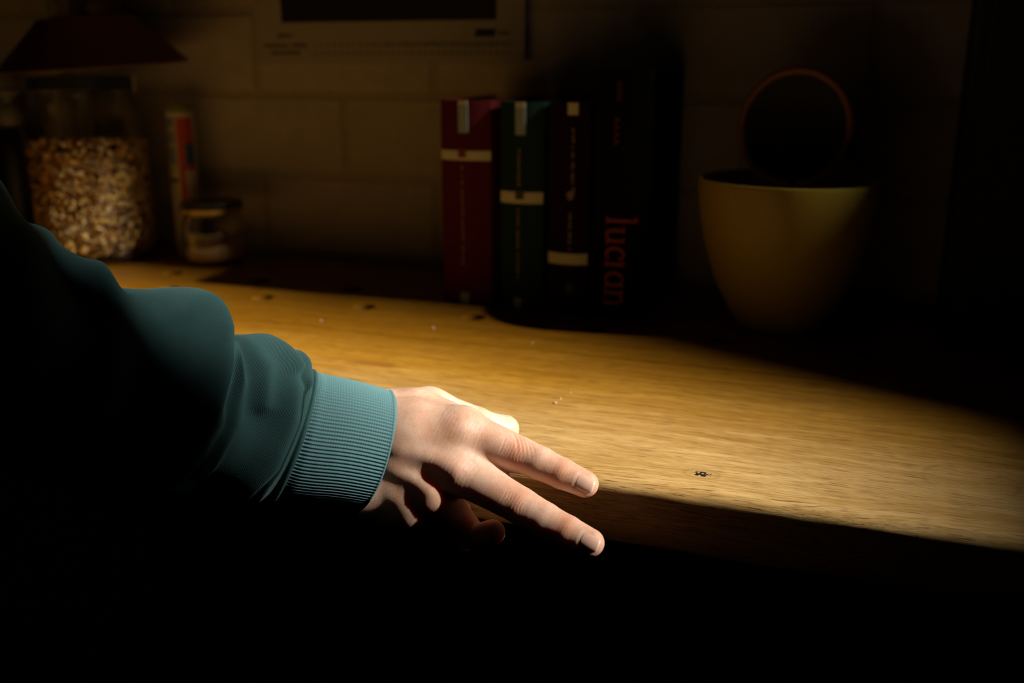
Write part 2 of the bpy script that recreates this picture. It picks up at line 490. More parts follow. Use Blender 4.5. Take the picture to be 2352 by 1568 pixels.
# back wall: mortar bed with single painted bricks laid in courses
wall = bm_obj('wall_back', bm_box(((XL + XR) / 2, YB + 0.053, 1.3), (XR - XL, 0.10, 2.6)), MORTAR)
wall['kind'] = 'structure'
BL, BH, JT = 0.250, 0.1025, 0.010
b0 = bm_box((0, 0, 0), (BL - JT, 0.016, BH - JT), 0.0025, 2)
bme = bpy.data.meshes.new('brick'); b0.to_mesh(bme); b0.free(); bme.materials.append(PAINT)
for f in bme.polygons: f.use_smooth = False
nb = 0
for r in range(-1, 13):
    zc = Z0 + 0.1065 + BH * (r - 0.5)
    off = -0.646 + (0.125 if r % 2 == 0 else 0.0)
    k0 = math.floor((XL - off) / BL)
    for k in range(k0, k0 + 16):
        xc = off + (k + 0.5) * BL
        if xc - BL / 2 < XL - 0.02 or xc + BL / 2 > XR + 0.02: continue
        o = bpy.data.objects.new('brick', bme)
        o.location = Vector((xc, YB + 0.0095 + rng.uniform(-0.0008, 0.0008), zc)) - wall.location
        o.rotation_euler = (rng.uniform(-.008, .008), rng.uniform(-.004, .004), rng.uniform(-.006, .006))
        link(o, wall); nb += 1

# ------------------------------------------------------------------ worktop
wt = empty('worktop', (-0.5, YF, Z0 - 0.0425))
tag(wt, 'worn golden oak worktop of two long planks with small round holes', 'worktop')
TK = 0.0425
YJ = 0.8130
TX0, TX1 = -2.0, XR - 0.01
def front_plank():
    nx = 700
    xs = np.linspace(TX0, TX1, nx)
    # dense where seen
    prof = [(YJ - 0.0008, Z0 - TK), (YJ - 0.0008, Z0 - 0.0012), (YJ - 0.0022, Z0), (0.70, Z0), (0.60, Z0), (0.575, Z0), (0.568, Z0 - 0.0001)]
    R = 0.0085
    for k in range(9):
        a = math.radians(90 + 90 * k / 8)
        prof.append((YF + R + R * math.cos(a), Z0 - R + R * math.sin(a)))
    prof += [(YF, Z0 - 0.016), (YF, Z0 - 0.024), (YF, Z0 - 0.032), (YF + 0.0005, Z0 - TK + 0.003), (YF + 0.003, Z0 - TK)]
    n = len(prof)
    V = []
    ph = rng.uniform(0, 6.28, 12)
    for x in xs:
        w = sum(math.sin(x * f + ph[i]) * a for i, (f, a) in enumerate(((7, .0007), (17, .0006), (41, .0004), (97, .00035), (190, .0002))))
        for i, (y, z) in enumerate(prof):
            if 7 <= i <= 15:
                k = math.sin(math.pi * (i - 6) / 10)
                y = y + w * 0.6 * k; z = z + w * 0.7 * k
            V.append((x, y, z))
    F = []
    for i in range(nx - 1):
        for k in range(n):
            j = (k + 1) % n
            F.append((i * n + k, i * n + j, (i + 1) * n + j, (i + 1) * n + k))
    F.append(tuple(range(n))); F.append(tuple((nx - 1) * n + k for k in range(n - 1, -1, -1)))
    bm = bmesh.new(); vs = [bm.verts.new(v) for v in V]
    for f in F: bm.faces.new([vs[q] for q in f])
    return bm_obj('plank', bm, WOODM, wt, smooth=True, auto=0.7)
front_plank()
def back_plank():
    bm = bm_box(((TX0 + TX1) / 2, (YJ + 0.0006 + YB - 0.008) / 2, Z0 - TK / 2), (TX1 - TX0, YB - 0.008 - YJ - 0.0006, TK), 0.0014, 2)
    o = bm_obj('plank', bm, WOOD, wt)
    cut = bmesh.new()
    for row, (yy, x0) in enumerate(((0.9015, -0.2515), (0.9735, -0.1795 - 0.1255 * 0))):
        for k in range(-4, 12):
            x = x0 - 0.1252 * k - (0.0 if row == 0 else 0.0)
            if x > XR - 0.1 or x < TX0 + 0.1: continue
            m = Matrix.Translation((x - o.location.x - wt.location.x, yy - o.location.y - wt.location.y, 0))
            bmesh.ops.create_cone(cut, cap_ends=True, segments=32, radius1=0.0125, radius2=0.0125, depth=0.2, matrix=m)
    me = bpy.data.meshes.new('cut'); cut.to_mesh(me); cut.free()
    c = bpy.data.objects.new('cut', me); COL.objects.link(c)
    c.location = o.location + wt.location
    md = o.modifiers.new('holes', 'BOOLEAN'); md.operation = 'DIFFERENCE'; md.object = c; md.solver = 'EXACT'
    bpy.context.view_layer.update()
    dg = bpy.context.evaluated_depsgraph_get()
    new = bpy.data.meshes.new_from_object(o.evaluated_get(dg))
    o.modifiers.clear(); o.data = new
    bpy.data.objects.remove(c)
    return o
back_plank()
for lx in (TX0 + 0.06, TX1 - 0.06):
    for ly in (YF + 0.16, YB - 0.06):
        bm = bm_box((lx, ly, (Z0 - TK) / 2), (0.06, 0.06, Z0 - TK), 0.003, 1)
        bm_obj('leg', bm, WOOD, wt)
# crumbs lying on the wood
CRUMB = plain('crumb', (0.75, 0.55, 0.42), 0.8, noise=0.2)
for i, (px, py, s) in enumerate(((1275, 926, 0.0009), (1287, 916, 0.0006), (1310, 902, 0.0005), (737, 737, 0.0009), (995, 754, 0.0010), (1222, 788, 0.0007))):
    q = on_plane(px, py)
    bm = bmesh.new(); bmesh.ops.create_icosphere(bm, subdivisions=2, radius=s)
    for v in bm.verts: v.co = Vector((v.co.x * 1.5, v.co.y, v.co.z * 0.7)) * (1 + rng.uniform(-.25, .25))
    bmesh.ops.translate(bm, verts=bm.verts[:], vec=Vector((q[0], q[1], Z0 + s * 0.6)))
    lab = ['largest of the three pale crumbs behind the thumb', 'middle one of three pale crumbs behind the thumb', 'farthest of three pale crumbs behind the thumb',
           'pale crumb on the worktop above the sleeve, left of the others', 'pale crumb on the worktop below the red book', 'pale crumb on the worktop below the green book'][i]
    o = bm_obj('crumb', bm, CRUMB, smooth=True)
    tag(o, lab, 'crumb', 'crumbs on the worktop')

# ------------------------------------------------------------------ the person: hand, sleeve, cuff
def surface_nets(vol, org, h):
    ins = vol < 0
    nx, ny, nz = vol.shape
    corners = [(i, j, k) for i in (0, 1) for j in (0, 1) for k in (0, 1)]
    s = np.zeros((nx - 1, ny - 1, nz - 1), np.uint8)
    for i, j, k in corners:
        s += ins[i:nx - 1 + i, j:ny - 1 + j, k:nz - 1 + k]
    act = np.argwhere((s > 0) & (s < 8))
    idx = -np.ones(s.shape, np.int64)
    idx[tuple(act.T)] = np.arange(len(act))
    acc = np.zeros((len(act), 3)); cnt = np.zeros(len(act))
    cv = {c: vol[act[:, 0] + c[0], act[:, 1] + c[1], act[:, 2] + c[2]] for c in corners}
    for a in corners:
        for ax in range(3):
            if a[ax] == 1: continue
            b = list(a); b[ax] = 1; b = tuple(b)
            va, vb = cv[a], cv[b]
            m = (va < 0) != (vb < 0)
            t = np.where(m, va / np.where(m, va - vb, 1), 0)
            p = np.repeat(np.array(a, float)[None], len(act), 0); p[:, ax] += t
            acc += p * m[:, None]; cnt += m
    V = (act + acc / cnt[:, None]) * h + org
    Fs = []
    for ax in range(3):
        sl0 = [slice(None)] * 3; sl1 = [slice(None)] * 3
        sl0[ax] = slice(0, -1); sl1[ax] = slice(1, None)
        a, b = ins[tuple(sl0)], ins[tuple(sl1)]
        e = np.argwhere(a != b)
        u, w = [(1, 2), (2, 0), (0, 1)][ax]
        ok = (e[:, u] > 0) & (e[:, w] > 0) & (e[:, u] < vol.shape[u] - 1) & (e[:, w] < vol.shape[w] - 1)
        e = e[ok]
        flip = a[tuple(e.T)]
        def cell(du, dw):
            q = e.copy(); q[:, u] += du; q[:, w] += dw
            return idx[tuple(q.T)]
        q = np.stack([cell(-1, -1), cell(0, -1), cell(0, 0), cell(-1, 0)], 1)
        q[~flip] = q[~flip][:, ::-1]
        Fs.append(q)
    return V, np.concatenate(Fs)

HJ = dict(   # joints: pixel x, pixel y, depth along the view axis, radius
    wr=(850, 982, .617, .0180), wu=(838, 1103, .614, .0178), fr=(690, 980, .616, .018), fu=(680, 1045, .616, .018),
    i0=(950, 985, .609, .0155), i1=(1062, 990, .603, .0138), i2=(1194, 1044, .594, .0107), i2b=(1240, 1063, .589, .0099), i3=(1291, 1087, .584, .0090), i4=(1344, 1111, .580, .0079),
    m0=(945, 1032, .603, .0150), m1=(1050, 1078, .597, .0138), m2=(1196, 1161, .583, .0108), m2b=(1250, 1192, .577, .0099), m3=(1303, 1219, .571, .0089), m4=(1356, 1246, .566, .0080),
    r0=(930, 1080, .605, .0142), r1=(990, 1126, .602, .0142), r2=(1036, 1184, .620, .0126), r3=(1092, 1234, .610, .0080), r4=(1131, 1222, .601, .0078),
    p0=(905, 1118, .609, .0135), p1=(938, 1158, .608, .0135), p2=(984, 1199, .622, .0114), p3=(1025, 1236, .632, .0078), p4=(1062, 1240, .622, .0072),
    t0=(905, 962, .632, .0165), t1=(985, 945, .645, .0145), t2=(1094, 976, .655, .0120), t2b=(1128, 982, .660, .0098), t3=(1160, 985, .664, .0094),
    i1b=(1045, 1000, .604, .0120), m1b=(1040, 1058, .602, .0125), w1=(960, 940, .628, .0125), w2=(1030, 965, .622, .0120), pc=(930, 1070, .630, .0170), pd=(1020, 1075, .626, .0150), hy=(850, 1130, .622, .0160), hz=(945, 1192, .616, .0120))
JP = {k: dep(v[0], v[1], v[2]) for k, v in HJ.items()}
JR = {k: v[3] for k, v in HJ.items()}
def build_hand(parent):
    h = 0.00065
    allp = np.array(list(JP.values()))
    lo, hi = allp.min(0) - 0.026, allp.max(0) + 0.026
    n = np.ceil((hi - lo) / h).astype(int)
    ax = [lo[i] + h * np.arange(n[i]) for i in range(3)]
    vol = np.full(tuple(n), 0.05, np.float32)
    def seg(a, b, pad):
        A, B, ra, rb = JP[a], JP[b], JR[a], JR[b]
        R = max(ra, rb) + pad
        l, u = np.minimum(A, B) - R, np.maximum(A, B) + R
        i0 = np.clip(((l - lo) / h).astype(int), 0, n); i1 = np.clip(((u - lo) / h).astype(int) + 1, 0, n)
        sl = tuple(slice(i0[k], i1[k]) for k in range(3))
        X, Y, Z = (ax[k][sl[k]].astype(np.float32) for k in range(3))
        D = B - A; L2 = D @ D
        px = (X - A[0])[:, None, None]; py = (Y - A[1])[None, :, None]; pz = (Z - A[2])[None, None, :]
        tt = np.clip((px * D[0] + py * D[1] + pz * D[2]) / L2, 0, 1).astype(np.float32)
        d = np.sqrt((px - tt * D[0]) ** 2 + (py - tt * D[1]) ** 2 + (pz - tt * D[2]) ** 2)
        return sl, (d - (ra + (rb - ra) * tt)).astype(np.float32)
    def smin_into(v, sl, d, k):
        a = v[sl]
        hh = np.clip(0.5 + 0.5 * (a - d) / k, 0, 1)
        v[sl] = a * (1 - hh) + d * hh - k * hh * (1 - hh)
    def group(chain, k, v):
        for a, b in chain:
            sl, d = seg(a, b, 0.022)
            smin_into(v, sl, d, k)
    # palm
    group([('fr', 'wr'), ('fu', 'wu'), ('wr', 'wu')], 0.012, vol)
    group([('wr', 'i0'), ('i0', 'i1'), ('m0', 'm1'), ('i1b', 'm1b')], 0.013, vol)
    group([('wu', 'r0'), ('wu', 'p0'), ('r0', 'r1'), ('p0', 'p1')], 0.009, vol)
    group([('wr', 't0'), ('t0', 't1'), ('w1', 'w2'), ('wu', 'hy'), ('hy', 'hz'), ('pc', 'pd')], 0.010, vol)
    for chain, k0 in (([('i1', 'i2'), ('i2', 'i2b'), ('i2b', 'i3'), ('i3', 'i4')], .006), ([('m1', 'm2'), ('m2', 'm2b'), ('m2b', 'm3'), ('m3', 'm4')], .006),
                      ([('r1', 'r2'), ('r2', 'r3'), ('r3', 'r4')], .004), ([('p1', 'p2'), ('p2', 'p3'), ('p3', 'p4')], .004), ([('t1', 't2'), ('t2', 't2b'), ('t2b', 't3')], .008)):
        f = np.full(tuple(n), 0.05, np.float32)
        group(chain, 0.0014, f)
        hh = np.clip(0.5 + 0.5 * (vol - f) / k0, 0, 1)
        vol = vol * (1 - hh) + f * hh - k0 * hh * (1 - hh)
    V, F = surface_nets(vol, lo, h)
    # normals from the distance field
    g = np.stack(np.gradient(vol, h), -1)
    ii = np.clip(((V - lo) / h).round().astype(int), 0, n - 1)
    N = g[tuple(ii.T)].astype(float); N /= np.linalg.norm(N, axis=1)[:, None] + 1e-9
    toc = CAM - V; toc /= np.linalg.norm(toc, axis=1)[:, None]
    face = np.clip((N * toc).sum(1) * 1.6, 0, 1)
    disp = np.zeros(len(V)); flush = np.zeros(len(V))
    def joint(c, tip, lines, W, A, sg, mound, mr, red, roff=0.0):
        C = JP[c]; a = JP[tip] - C; a /= np.linalg.norm(a)
        nrm = CAM - C; nrm -= a * (nrm @ a); nrm /= np.linalg.norm(nrm)
        sd = np.cross(nrm, a)
        q = V - C
        s, w, z = q @ a, q @ sd, q @ nrm
        near = (np.abs(s) < 0.02) & (np.abs(w) < 0.016) & (z > -0.004)
        e = np.zeros(len(V))
        for (s0, cv, am) in lines:
            e -= am * A * np.exp(-((s - s0 - cv * w * w) / sg) ** 2) * np.exp(-(w / W) ** 4)
        e += mound * np.exp(-(s / mr) ** 2 - (w / (mr * 1.1)) ** 2)
        disp[near] += (e * face)[near]
        fl = red * np.exp(-((s - roff) / 0.0065) ** 2 - (w / 0.009) ** 2)
        flush[near] = np.maximum(flush[near], (fl * face)[near])
    pip = [(-.0078, -30, .8), (-.0058, -36, .9), (-.0040, -55, .95), (-.0022, -40, .7), (-.0004, 10, .75), (.0014, 50, .8), (.0032, 60, 1.0), (.0052, 45, .7), (.0070, 30, .5)]
    dip = [(-.0036, -25, .6), (-.0018, -25, .9), (0.0002, 10, .8), (.0020, 20, .8), (.0038, 20, .5)]
    joint('i2', 'i3', pip, .0046, .00026, .00048, .0003, .0055, .75)
    joint('m2', 'm3', pip, .0046, .00028, .00048, .0003, .0055, .75)
    joint('i3', 'i4', dip, .0038, .00015, .00045, .0001, .004, .55)
    joint('m3', 'm4', dip, .0038, .00016, .00045, .0001, .004, .55)
    mc = [(-.012 + .0024 * k, 6 * ((k % 3) - 1), .8 - .05 * (k % 4)) for k in range(12)]
    joint('i1', 'i2', mc, .010, .00010, .00060, .0002, .008, .30)
    joint('m1', 'm2', mc, .010, .00010, .00060, .0004, .008, .25)
    joint('r1', 'r2', mc, .009, .00010, .0006, .0006, .006, .75, .004)
    joint('p1', 'p2', mc, .008, .00010, .0006, .0006, .006, .5, .003)
    joint('t2', 't3', [(-.005, 0, 1), (-.0028, 0, 1), (-.0008, 0, 1), (.0012, 0, 1), (.003, 0, .8)], .012, .0004, .0006, .0008, .005, .5)
    for tip in ('i4', 'm4', 't3', 'r4'):
        d = np.linalg.norm(V - JP[tip], axis=1)
        flush = np.maximum(flush, 0.45 * np.exp(-(d / 0.010) ** 2))
    for j3, j4, L_, W_ in (('i3', 'i4', .0112, .0104), ('m3', 'm4', .0114, .0104)):   # nail beds
        C = JP[j4]; a = C - JP[j3]; a /= np.linalg.norm(a)
        nrm = CAM - C; nrm -= a * (nrm @ a); nrm /= np.linalg.norm(nrm)
        sd = np.cross(nrm, a); q = V - C
        s, w, z = q @ a - .0006, q @ sd, q @ nrm
        e = np.maximum(np.abs(s) / (L_ / 2), np.abs(w) / (W_ / 2))
        rr_ = np.sqrt((np.abs(s) / (L_ / 2)) ** 4 + (np.abs(w) / (W_ / 2)) ** 4) ** .5
        k_ = np.clip((1.12 - rr_) / 0.12, 0, 1) * (z > 0)
        disp -= 0.00012 * k_
        disp += 0.00010 * np.exp(-((rr_ - 1.22) / 0.12) ** 2) * (z > 0) * (s < .003)
    # tendon ridges and soft veins over the back of the hand
    def ridge(path, amp, wd):
        P = [dep(*p) for p in path]
        best = np.full(len(V), 9.0); amp = amp * 1.5
        for A, B in zip(P[:-1], P[1:]):
            D = B - A; t = np.clip(((V - A) @ D) / (D @ D), 0, 1)
            best = np.minimum(best, np.linalg.norm(V - A - t[:, None] * D, axis=1))
        return amp * np.exp(-(best / wd) ** 2) * face
    disp += ridge([(905, 1000, .592), (980, 1000, .588), (1060, 985, .588)], .0007, .006)
    disp += ridge([(905, 1032, .592), (980, 1050, .586), (1045, 1075, .583)], .0016, .006)
    disp += ridge([(895, 1075, .592), (945, 1095, .588), (985, 1125, .588)], .0012, .005)
    disp += ridge([(880, 1115, .597), (915, 1140, .596), (940, 1160, .597)], .0009, .005)
    disp += ridge([(900, 1060, .592), (960, 1065, .59), (1010, 1100, .588)], .0007, .003)
    disp += ridge([(930, 940, .61), (985, 965, .60), (1010, 1010, .592)], .0005, .0035)
    disp -= ridge([(1000, 1080, .592), (1020, 1105, .592), (1035, 1140, .592)], .0015, .0045)
    disp -= ridge([(960, 1140, .598), (975, 1165, .598), (990, 1190, .602)], .0022, .0045)
    V = V + N * disp[:, None]
    o = mesh_obj('body', V, F, SKIN, parent, smooth=True)
    at = o.data.attributes.new('flush', 'FLOAT', 'POINT')
    at.data.foreach_set('value', flush.astype(np.float32))
    return o

NAIL, nnt, nb_ = mat_new('fingernail')
ng = NT(nnt)
tipf = ng.n('ShaderNodeAttribute', attribute_name='edge').outputs['Fac']
nnt.links.new(ng.mix(tipf, (0.80, 0.48, 0.35), (0.86, 0.68, 0.54)), nb_.inputs['Base Color'])
nb_.inputs['Roughness'].default_value = 0.22
nb_.inputs['Subsurface Weight'].default_value = 0.2
nb_.inputs['Subsurface Radius'].default_value = (1, .4, .25); nb_.inputs['Subsurface Scale'].default_value = 0.0015
def nail(parent, j3, j4, L, Wd, fwd, roll=0.0, R=None):
    C = JP[j4]; a = C - JP[j3]; a /= np.linalg.norm(a)
    nrm = CAM - C; nrm -= a * (nrm @ a); nrm /= np.linalg.norm(nrm)
    sd = np.cross(nrm, a)
    nr = nrm * math.cos(roll) + sd * math.sin(roll); sd = np.cross(nr, a); nrm = nr
    R = R or JR[j4]
    nu, nv = 20, 18
    V, F, E = [], [], []
    half = Wd / 2 / R
    for layer in (0, 1):
        for j in range(nv + 1):
            v = j / nv
            # outline: rounded cuticle, straight sides, softly curved free edge
            wf = min(1.0, math.sqrt(max(0.0, 1 - (max(0, 0.34 - v) / 0.34) ** 2.4))) if v < 0.34 else 1.0
            if v > 0.80: wf = 0.55 + 0.45 * math.sqrt(max(0.0, 1 - ((v - 0.80) / 0.20) ** 2))
            wf = max(wf, 0.12)
            for i in range(nu + 1):
                u = -1 + 2 * i / nu
                ang = u * half * wf
                s = fwd + (v - 0.5) * L
                drop = 0.0013 * (max(0, v - 0.30) / 0.7) ** 2 + 0.0005 * max(0, 0.10 - v) / 0.10
                rr = R + 0.00032 - drop - (0.0009 if layer else 0) - 0.0005 * abs(u) ** 3
                V.append(C + a * s + nrm * (rr * math.cos(ang)) + sd * (rr * math.sin(ang)))
                E.append(max(0.0, min(1.0, (v - 0.88) / 0.08)))
    W = nu + 1; O = W * (nv + 1)
    for j in range(nv):
        for i in range(nu):
            q = (j * W + i, j * W + i + 1, (j + 1) * W + i + 1, (j + 1) * W + i)
            F.append(q); F.append(tuple(O + x for x in q[::-1]))
    for i in range(nu):
        F.append((i + 1, i, O + i, O + i + 1)); k = nv * W
        F.append((k + i, k + i + 1, O + k + i + 1, O + k + i))
    for j in range(nv):
        F.append((j * W, (j + 1) * W, O + (j + 1) * W, O + j * W)); k = nu
        F.append(((j + 1) * W + k, j * W + k, O + j * W + k, O + (j + 1) * W + k))
    o = mesh_obj('fingernail', V, F, NAIL, parent, smooth=True)
    at = o.data.attributes.new('edge', 'FLOAT', 'POINT'); at.data.foreach_set('value', np.array(E, np.float32))
    return o

person = empty('person', tuple(dep(860, 1040, .615)))
tag(person, 'person reaching in from the left, teal sleeve, two fingers stretched over the table edge', 'person')
body = build_hand(person)
nail(body, 'i3', 'i4', .0114, .0105, .0006)
nail(body, 'm3', 'm4', .0116, .0105, .0006)
nail(body, 't2', 't3', .0120, .0120, .0008, roll=-1.25)

# sleeve ---------------------------------------------------------------
AX = [(930, 1052, .618), (868, 1040, .614), (780, 1022, .608), (690, 1007, .603), (560, 972, .595), (440, 945, .585), (250, 895, .566), (60, 830, .548), (-180, 690, .53), (-420, 480, .51), (-560, 200, .49), (-640, -60, .47)]
AXP = [dep(*p) for p in AX]
def cat(P, t):
    i = min(max(int(t), 0), len(P) - 2); f = t - i
    p0 = P[max(i - 1, 0)]; p1 = P[i]; p2 = P[i + 1]; p3 = P[min(i + 2, len(P) - 1)]
    return 0.5 * (2 * p1 + (p2 - p0) * f + (2 * p0 - 5 * p1 + 4 * p2 - p3) * f * f + (-p0 + 3 * p1 - 3 * p2 + p3) * f ** 3)
TT = np.linspace(1, len(AXP) - 1, 2000)
CUR = np.array([cat(AXP, t) for t in TT])
ARC = np.concatenate([[0], np.cumsum(np.linalg.norm(np.diff(CUR, axis=0), axis=1))])
def axis_at(s):
    s = np.asarray(s)
    P = np.stack([np.interp(s, ARC, CUR[:, k]) for k in range(3)], -1)
    e = 0.004
    D = np.stack([np.interp(s + e, ARC, CUR[:, k]) - np.interp(s - e, ARC, CUR[:, k]) for k in range(3)], -1)
    D /= np.linalg.norm(D, axis=-1, keepdims=True)
    # beyond the cuff end extrapolate along the tangent
    P = P + D * np.minimum(s, 0)[..., None]
    upv = UP[None] if D.ndim == 2 else UP
    n1 = UP - D * (D @ UP)[..., None]; n1 /= np.linalg.norm(n1, axis=-1, keepdims=True)
    n2 = -np.cross(D, n1)
    c = (n2 @ (-FW))
    n2 = n2 * np.sign(c)[..., None]
    return P, D, n1, n2
SCUFF = 0.0495
RS = np.array([0, .02, .04, .0495, .056, .07, .09, .12, .15, .20, .26, .33, .42, .60])
RV = np.array([.0385, .0392, .0402, .0412, .0425, .0440, .0460, .0495, .0530, .0595, .0665, .0720, .0760, .085])
def path_d(S, PH, pts):
    best = np.full(S.shape, 9.0)
    k = 0.05
    for (f0, s0), (f1, s1) in zip(pts[:-1], pts[1:]):
        ax_, ay = math.radians(f0) * k, s0
        bx, by = math.radians(f1) * k, s1
        dx, dy = bx - ax_, by - ay
        L = dx * dx + dy * dy
        t = np.clip(((PH * k - ax_) * dx + (S - ay) * dy) / L, 0, 1)
        best = np.minimum(best, np.hypot(PH * k - ax_ - t * dx, S - ay - t * dy))
    return best
# each fold: path of (angle from the top towards the viewer in degrees, distance from the cuff opening), height, width, lean towards the cuff
FOLDS = [
    ([(-120, .060), (-40, .058), (0, .060), (45, .0560), (90, .0570), (140, .060), (200, .063)], .0030, .0055, 0.5),
    ([(-30, .072), (0, .068), (20, .0640), (45, .0600)], .0038, .0050, 0.9),
    ([(10, .094), (30, .078), (52, .069), (75, .0655), (110, .067), (140, .074), (170, .086)], .0052, .0075, 1.25),
    ([(-20, .118), (5, .100), (22, .086), (38, .074)], .0042, .0050, 0.9),
    ([(-30, .132), (0, .115), (25, .097), (45, .085), (70, .080)], .0036, .0055, 0.7),
    ([(30, .108), (60, .098), (90, .095), (120, .100), (150, .112)], .0040, .0055, 0.9),
    ([(90, .108), (120, .110), (150, .120), (175, .132)], .0034, .0070, 0.9),
    ([(-50, .172), (-10, .150), (15, .136), (35, .1275), (60, .1235), (90, .1245), (120, .1330), (150, .150)], .0120, .0150, 1.2),
    ([(110, .118), (140, .127), (170, .145)], .0030, .0070, 0.8),
    ([(-20, .200), (30, .185), (60, .170), (100, .165)], .0040, .0120, 0.5),
    ([(-20, .245), (30, .230), (80, .205), (130, .210)], .0045, .0140, 0.4),
    ([(-90, .30), (0, .285), (90, .275), (180, .29)], .005, .018, 0.3),
]
VALL = [([(-30, .125), (0, .118), (25, .109), (55, .1060), (90, .107), (130, .117), (155, .128)], .0065, .0075),
        ([(30, .0705), (55, .0625), (80, .0605), (110, .062), (140, .068)], .0026, .0035)]
def sleeve_grid(name, s0, s1, ns, nphi, mat, parent, cuff=False):
    s = np.linspace(s0, s1, ns)
    if not cuff:
        s = s0 + (s1 - s0) * np.linspace(0, 1, ns) ** 1.5
    ph = np.linspace(-math.pi, math.pi, nphi, endpoint=False)
    S, PH = np.meshgrid(s, ph, indexing='ij')
    R = np.interp(S, RS, RV)
    sh = np.zeros_like(S)
    groove = np.zeros_like(S)
    if cuff:
        NR = 112
        w = np.cos(PH * NR + 0.6 * np.sin(S * 90))
        ends = np.clip((S - 0.0008) / 0.0016, 0, 1)
        R = R + 0.00042 * w * ends
        groove = np.clip(-w, 0, 1) ** 1.5 * ends
        R = R + 0.0009 * np.exp(-((S - 0.0) / 0.0012) ** 2) - 0.0012 * np.exp(-((S - SCUFF) / 0.0035) ** 2)
        R = R + 0.0006 * np.sin(PH * 3 + 1) * np.sin(S * 60) + 0.0008 * np.sin(PH * 2 + 0.4)
        sh = sh + 0.0012 * np.sin(PH * 2 + .5)
    else:
        fold = np.zeros_like(S)
        for pts, A, w, k in FOLDS:
            d = np.minimum(path_d(S, PH, pts), np.minimum(path_d(S, PH - 2 * math.pi, pts), path_d(S, PH + 2 * math.pi, pts)))
            hgt = A * 1.25 * np.exp(-(d / w) ** 2)
            fold += hgt
            sh -= k * hgt
        for pts, A, w in VALL:
            fold -= A * np.exp(-(path_d(S, PH, pts) / w) ** 2)
        # loose cloth: low waves
        for _ in range(16):
            f1, f2, p = rng.integers(1, 8), rng.uniform(20, 110), rng.uniform(0, 6.28)
            fold += 0.00055 * np.sin(PH * f1 + S * f2 + p)
        fade = np.clip((S - s0) / 0.010, 0, 1)
        seam = 0.0016 * np.exp(-((S - s0 - 0.0012) / 0.0016) ** 2) - 0.0010 * np.exp(-((S - s0 - 0.0042) / 0.0010) ** 2)
        R = R * (1 - 0) + fold * fade + seam
        sh *= fade
        wrp = np.clip((S - SCUFF) / 0.05, 0, 1)
    # flattened towards the wrist: wider across the picture than deep
    P, D, n1, n2 = axis_at(np.clip(S + sh, -0.01, None).ravel())
    e1 = np.interp(S, [0, .05, .15, .6], [1.0, 1.0, 1.0, 1.0]).ravel()
    e2 = np.interp(S, [0, .05, .15, .6], [0.94, 0.94, .94, 1.0]).ravel()
    r = R.ravel(); p = PH.ravel()
    V = P + n1 * (r * e1 * np.cos(p))[:, None] + n2 * (r * e2 * np.sin(p))[:, None]
    # cuff opening leans: lower rim lies further back along the arm
    if cuff or True:
        lean = np.interp(S, [0, .10, .2], [1.0, .9, 0.0]).ravel()
        V = V + D * (lean * (-0.0035 * np.cos(p) - 0.0055 * np.sin(p) + .0045))[:, None]
    F = []
    idx = np.arange(ns * nphi).reshape(ns, nphi)
    a = idx[:-1]; b = idx[1:]
    F = np.stack([a, np.roll(a, -1, 1), np.roll(b, -1, 1), b], -1).reshape(-1, 4)
    F = [tuple(f) for f in F.tolist()]
    V = V.tolist()
    if cuff:
        # inner return of the cuff opening
        inner = []
        for q, (dr, ds) in enumerate(((0.0014, -0.0002), (0.0026, 0.0012), (0.0036, 0.006), (0.0040, 0.016))):
            pr = ph
            Pq, Dq, a1, a2 = axis_at(np.full(nphi, max(ds, 0.0)))
            base = R[0] - dr
            vv = Pq + Dq * min(ds, 0) + a1 * (base * np.cos(pr))[:, None] + a2 * (base * 0.94 * np.sin(pr))[:, None] + Dq * (-0.0035 * np.cos(pr) - 0.0055 * np.sin(pr) + .0045)[:, None]
            inner.append(len(V)); V += vv.tolist()
        prev = list(range(nphi))
        for st in inner:
            cur = list(range(st, st + nphi))
            for i in range(nphi):
                j = (i + 1) % nphi
                F.append((prev[j], prev[i], cur[i], cur[j]))
            prev = cur
    else:
        F.append(tuple(int(x) for x in idx[-1]))
    o = mesh_obj(name, V, F, mat, parent, smooth=True)
    me = o.data
    wv = np.zeros((len(V), 3), np.float32)
    wv[:ns * nphi, 0] = S.ravel(); wv[:ns * nphi, 1] = PH.ravel() * 0.05
    at = me.attributes.new('weave', 'FLOAT_VECTOR', 'POINT'); at.data.foreach_set('vector', wv.ravel())
    gv = np.zeros(len(V), np.float32); gv[:ns * nphi] = groove.ravel()
    at = me.attributes.new('groove', 'FLOAT', 'POINT'); at.data.foreach_set('value', gv)
    return o
sleeve = sleeve_grid('sleeve', SCUFF - 0.001, min(0.60, ARC[-1] - 0.02), 420, 300, CLOTH, person)
cuff = sleeve_grid('cuff', 0.0, SCUFF + 0.004, 60, 1120, RIB, sleeve, cuff=True)
sleeve['label'] = 'dark teal sweatshirt sleeve'
cuff['label'] = 'ribbed teal cuff'

